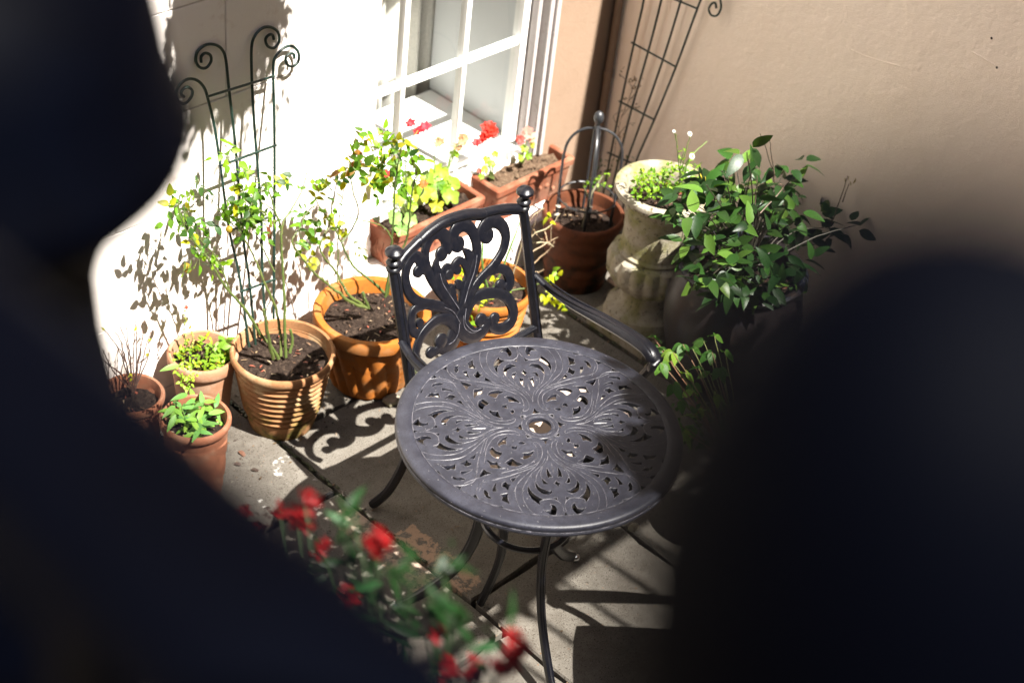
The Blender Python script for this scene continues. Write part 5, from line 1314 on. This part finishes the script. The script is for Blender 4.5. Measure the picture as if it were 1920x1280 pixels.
def area_railing():
    root = empty('iron_railing', (2.9, .12, 1.25), 'black iron railing of plain upright bars on the near retaining wall', 'railing', 'black iron railings')
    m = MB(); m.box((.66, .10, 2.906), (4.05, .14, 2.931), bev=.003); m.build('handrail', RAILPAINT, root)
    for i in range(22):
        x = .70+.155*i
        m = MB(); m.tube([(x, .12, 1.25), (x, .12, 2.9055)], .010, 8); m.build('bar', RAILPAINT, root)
    rnd = random.Random(60)
    r = plant('shading_creeper', (3.2, .12, 1.3), 'unseen leafy creeper added above the plain bar railing to shade the table edge', 'creeper')
    lv = MB(); st = MB()
    for i in range(1500):  # leaf band added out of view, shaped to shade the table's right edge
        x = rnd.uniform(2.53, 4.02); top = 3.20+.04*math.sin(x*23)+.03*math.sin(x*41)+.24*min(1, max(0, (x-2.70)/.12))*(1 if x < 2.92 else .25); low = 3.05+.08*min(1, max(0, (x-2.70)/.2))
        zz = low+(top-low)*rnd.random()**.8; p = V((x, .12+rnd.uniform(-.10, .10), zz))
        lv.leaf(p, rvec(rnd), SUNV+rvec(rnd)*.8, rnd.uniform(.05, .085), .05, jit(G_DARK, rnd), seg=4)
    for i in range(5):
        x = 3.2+.17*i; st.tube(catmull([(x, .14, 1.26), (x+rnd.uniform(-.1, .1), .13, 2.1), (x+rnd.uniform(-.15, .15), .13, 3.25)], 4), .004, 6, c=C_WOOD)
    st.build('stem', STEM, r); lv.build('foliage', LEAF, r)
    # hanging basket on a bracket of the house wall: its shadow falls on the cream wall
    bx, by, bz = 2.47, 2.60, 2.20
    r = empty('hanging_basket', (bx, by, bz), 'full hanging basket of trailing plants on a wall bracket, above the scroll trellis', 'basket')
    m = MB(); m.lathe([(.02, -.12), (.09, -.10), (.13, -.04), (.15, .02), (.145, .025), (.12, -.03)], bx, by, bz, 30); m.build('basket', DIRT, r)
    m = MB(); m.tube([(bx, by, bz+.55), (bx, W+.004, bz+.55)], .007, 8); m.tube([(bx, W-.006, bz+.25), (bx, W-.006, bz+.62)], .007, 8); m.build('bracket', BLACKWIRE, r)
    for k in range(3):
        a = k*2.094; m = MB(); m.tube([(bx+.14*math.cos(a), by+.14*math.sin(a), bz+.02), (bx, by, bz+.548)], .002, 6); m.build('chain', BLACKWIRE, r)
    lv = MB()
    m = MB(); m.ball((bx, by, bz+.05), .135, n=24, m=14); m.build('shadow_core', DIRT, r)  # solid core added so the basket casts a dense shadow
    for i in range(2200):
        d = rvec(rnd); rad = .175*rnd.random()**.3
        p = V((bx+d.x*rad*1.12, by+d.y*rad, bz+.04+d.z*rad*1.1))
        lv.leaf(p, rvec(rnd), SUNV+rvec(rnd), rnd.uniform(.03, .05), .022, jit(G_MID, rnd), seg=4)
    for i in range(50):
        a = rnd.uniform(0, 6.28); p = V((bx+.17*math.cos(a), by+.17*math.sin(a), bz-.02)); L = rnd.uniform(.04, .16)
        for j in range(6): lv.leaf(p-V((-.05*math.cos(a)*j/5, -.05*math.sin(a)*j/5, L*j/5)), rvec(rnd), SUNV+rvec(rnd), .03, .014, jit(G_MID, rnd), seg=4)
    lv.build('foliage', LEAF, r)
area_railing()

def front_geraniums():
    rnd = random.Random(70)
    # trough on a brick pier; only its flowers reach into the picture
    m = MB(); m.box((.74, .74, -.05), (1.10, 1.00, 1.33), bev=.006); tag(m.build('brick_pier', BRICK), 'low brick pier under the geranium trough on the near side', 'pier')
    tr = empty('geranium_trough', (.92, .87, 1.33), 'clay trough of red geraniums on the brick pier near the camera', 'planter')
    m = MB(); m.box((.76, .76, 1.332), (1.08, .98, 1.53), bev=.01); m.build('trough', T_BOX, tr)
    m = MB(); m.box((.78, .78, 1.531), (1.06, .96, 1.537)); m.build('soil', SOIL, tr)
    blooms = [(575, 940, 2.05, 9), (562, 968, 2.05, 6), (528, 955, 2.05, 4), (705, 1015, 1.95, 14), (608, 1028, 2.0, 5), (465, 960, 2.1, 4), (490, 985, 2.1, 4), (655, 1112, 1.95, 7), (965, 1205, 1.85, 9), (950, 1240, 1.82, 10), (890, 1250, 1.85, 7), (838, 1245, 1.85, 7), (825, 1190, 1.9, 4), (580, 975, 2.05, 4)]
    greens = [(640, 985, 2.05), (665, 965, 2.05), (655, 1010, 2.03), (650, 1060, 2.0), (680, 1075, 2.0), (720, 1080, 1.97), (705, 1110, 1.97), (750, 1090, 1.97), (775, 1070, 1.97), (800, 1080, 1.95), (830, 1055, 1.95), (835, 1035, 1.95), (765, 1120, 1.95), (800, 1130, 1.92), (760, 1160, 1.92), (800, 1180, 1.9), (845, 1165, 1.9), (870, 1190, 1.88), (740, 1140, 1.95), (700, 1150, 1.95), (900, 1220, 1.86), (930, 1190, 1.86), (690, 1040, 2.0), (620, 1060, 2.0), (580, 1045, 2.03), (780, 1200, 1.9), (830, 1215, 1.88), (855, 1120, 1.92), (630, 1100, 1.98)]
    roots = [V((.86, .93, 1.535)), V((.94, .90, 1.535)), V((1.0, .86, 1.535))]
    labs = ['blurred red geranium leaning farthest left out of the near trough', 'blurred red geranium in the middle of the near trough', 'blurred red geranium at the lower right end of the near trough']
    for k in range(3):
        r = plant('geranium', roots[k], labs[k], 'geranium', 'geraniums in the near trough')
        st = MB(); lv = MB()
        def mine(px): return (0 if px < 600 else 1 if px < 790 else 2) == k
        for px, py, dep, n in blooms:
            if not mine(px): continue
            t = CAM+ray(px, py)*dep; b = roots[k]
            cane(st, [b, b+(t-b)*.55+V((0, 0, .03)), t], .0022, .0016, rnd, c=(.03, .07, .02), thorns=False)
            pt = MB()
            for i in range(int(n*1.5)):
                p = t+rvec(rnd)*.010*(n/8)**.4; nn = rvec(rnd)
                for j in range(4): pt.leaf(p, nn.cross(rvec(rnd)), nn, .011, .010, jit((.22, .004, .005), rnd, .35), seg=3)
            pt.build('flower_head', PETAL, r)
        for px, py, dep in greens:
            if not mine(px): continue
            t = CAM+ray(px, py)*dep; b = roots[k]
            cane(st, [b, b+(t-b)*.55+V((0, 0, .03)), t], .002, .0014, rnd, c=(.03, .07, .02), thorns=False)
            for j in range(rnd.choice((2, 2, 3))):
                lv.leaf(t+rvec(rnd)*.014, rvec(rnd)+V((0, 0, .2)), SUNV+rvec(rnd)*.6, rnd.uniform(.032, .052), .011, jit(pick(rnd, [(.88, (.010, .036, .008)), (.12, (.028, .095, .030))]), rnd), curl=.3, seg=6)
        st.build('stalk', STEM, r); lv.build('foliage', LEAF, r)
    r = plant('leafy_sprig', (.50, .95, 1.9), 'blurred green sprig beyond the handrail, in the bottom left corner of the picture', 'plant')
    lv = MB(); st = MB(); b = V((.46, .98, 1.30))
    for px, py in ((8, 1215), (20, 1240), (15, 1265), (35, 1270), (5, 1250), (28, 1225), (45, 1285), (20, 1290)):
        t = CAM+ray(px, py)*1.35; st.tube([b, b+(t-b)*.6+V((0, 0, .03)), t], .002, 6, c=(.06, .15, .03))
        for j in range(4): lv.leaf(t+rvec(rnd)*.01, rvec(rnd), SUNV+rvec(rnd)*.6, .03, .010, jit((.014, .045, .010), rnd), seg=5)
    st.build('stem', STEM, r); lv.build('foliage', LEAF, r)
front_geraniums()


# ------------------------------------------------------------------ light, camera
sun = bpy.data.lights.new('sun', 'SUN'); sun.energy = 5.0; sun.angle = R(.53); sun.color = (1, .955, .88)
so = bpy.data.objects.new('sun', sun); col.objects.link(so)
D = V((-.045, .62, -1)).normalized()
so.rotation_euler = D.to_track_quat('-Z', 'Y').to_euler(); so.location = (2, -3, 7)
w = bpy.data.worlds.new('World'); sc.world = w; w.use_nodes = True
nt = w.node_tree; bg = nt.nodes['Background']
sky = nt.nodes.new('ShaderNodeTexSky'); sky.sky_type = 'NISHITA'; sky.sun_disc = False
sky.sun_elevation = math.asin(-D.z); sky.sun_rotation = math.atan2(-D.x, -D.y)
nt.links.new(sky.outputs[0], bg.inputs[0]); bg.inputs[1].default_value = .05
cd = bpy.data.cameras.new('camera'); co = bpy.data.objects.new('camera', cd); col.objects.link(co)
M = Matrix((RT, UP, -FW)).transposed().to_4x4(); M.translation = CAM; co.matrix_world = M
cd.sensor_width = 36; cd.lens = FPX*36/1920; cd.clip_start = .02; cd.clip_end = 200
cd.dof.use_dof = True; cd.dof.focus_distance = 4.30; cd.dof.aperture_fstop = 2.4; cd.dof.aperture_blades = 0
sc.camera = co
sc.view_settings.view_transform = 'Standard'; sc.view_settings.look = 'None'
sc.view_settings.exposure = 2.25; sc.view_settings.gamma = 1.0
sc.render.resolution_x = 1024; sc.render.resolution_y = 682
sc.cycles.use_denoising = True
sc.cycles.diffuse_bounces = 3
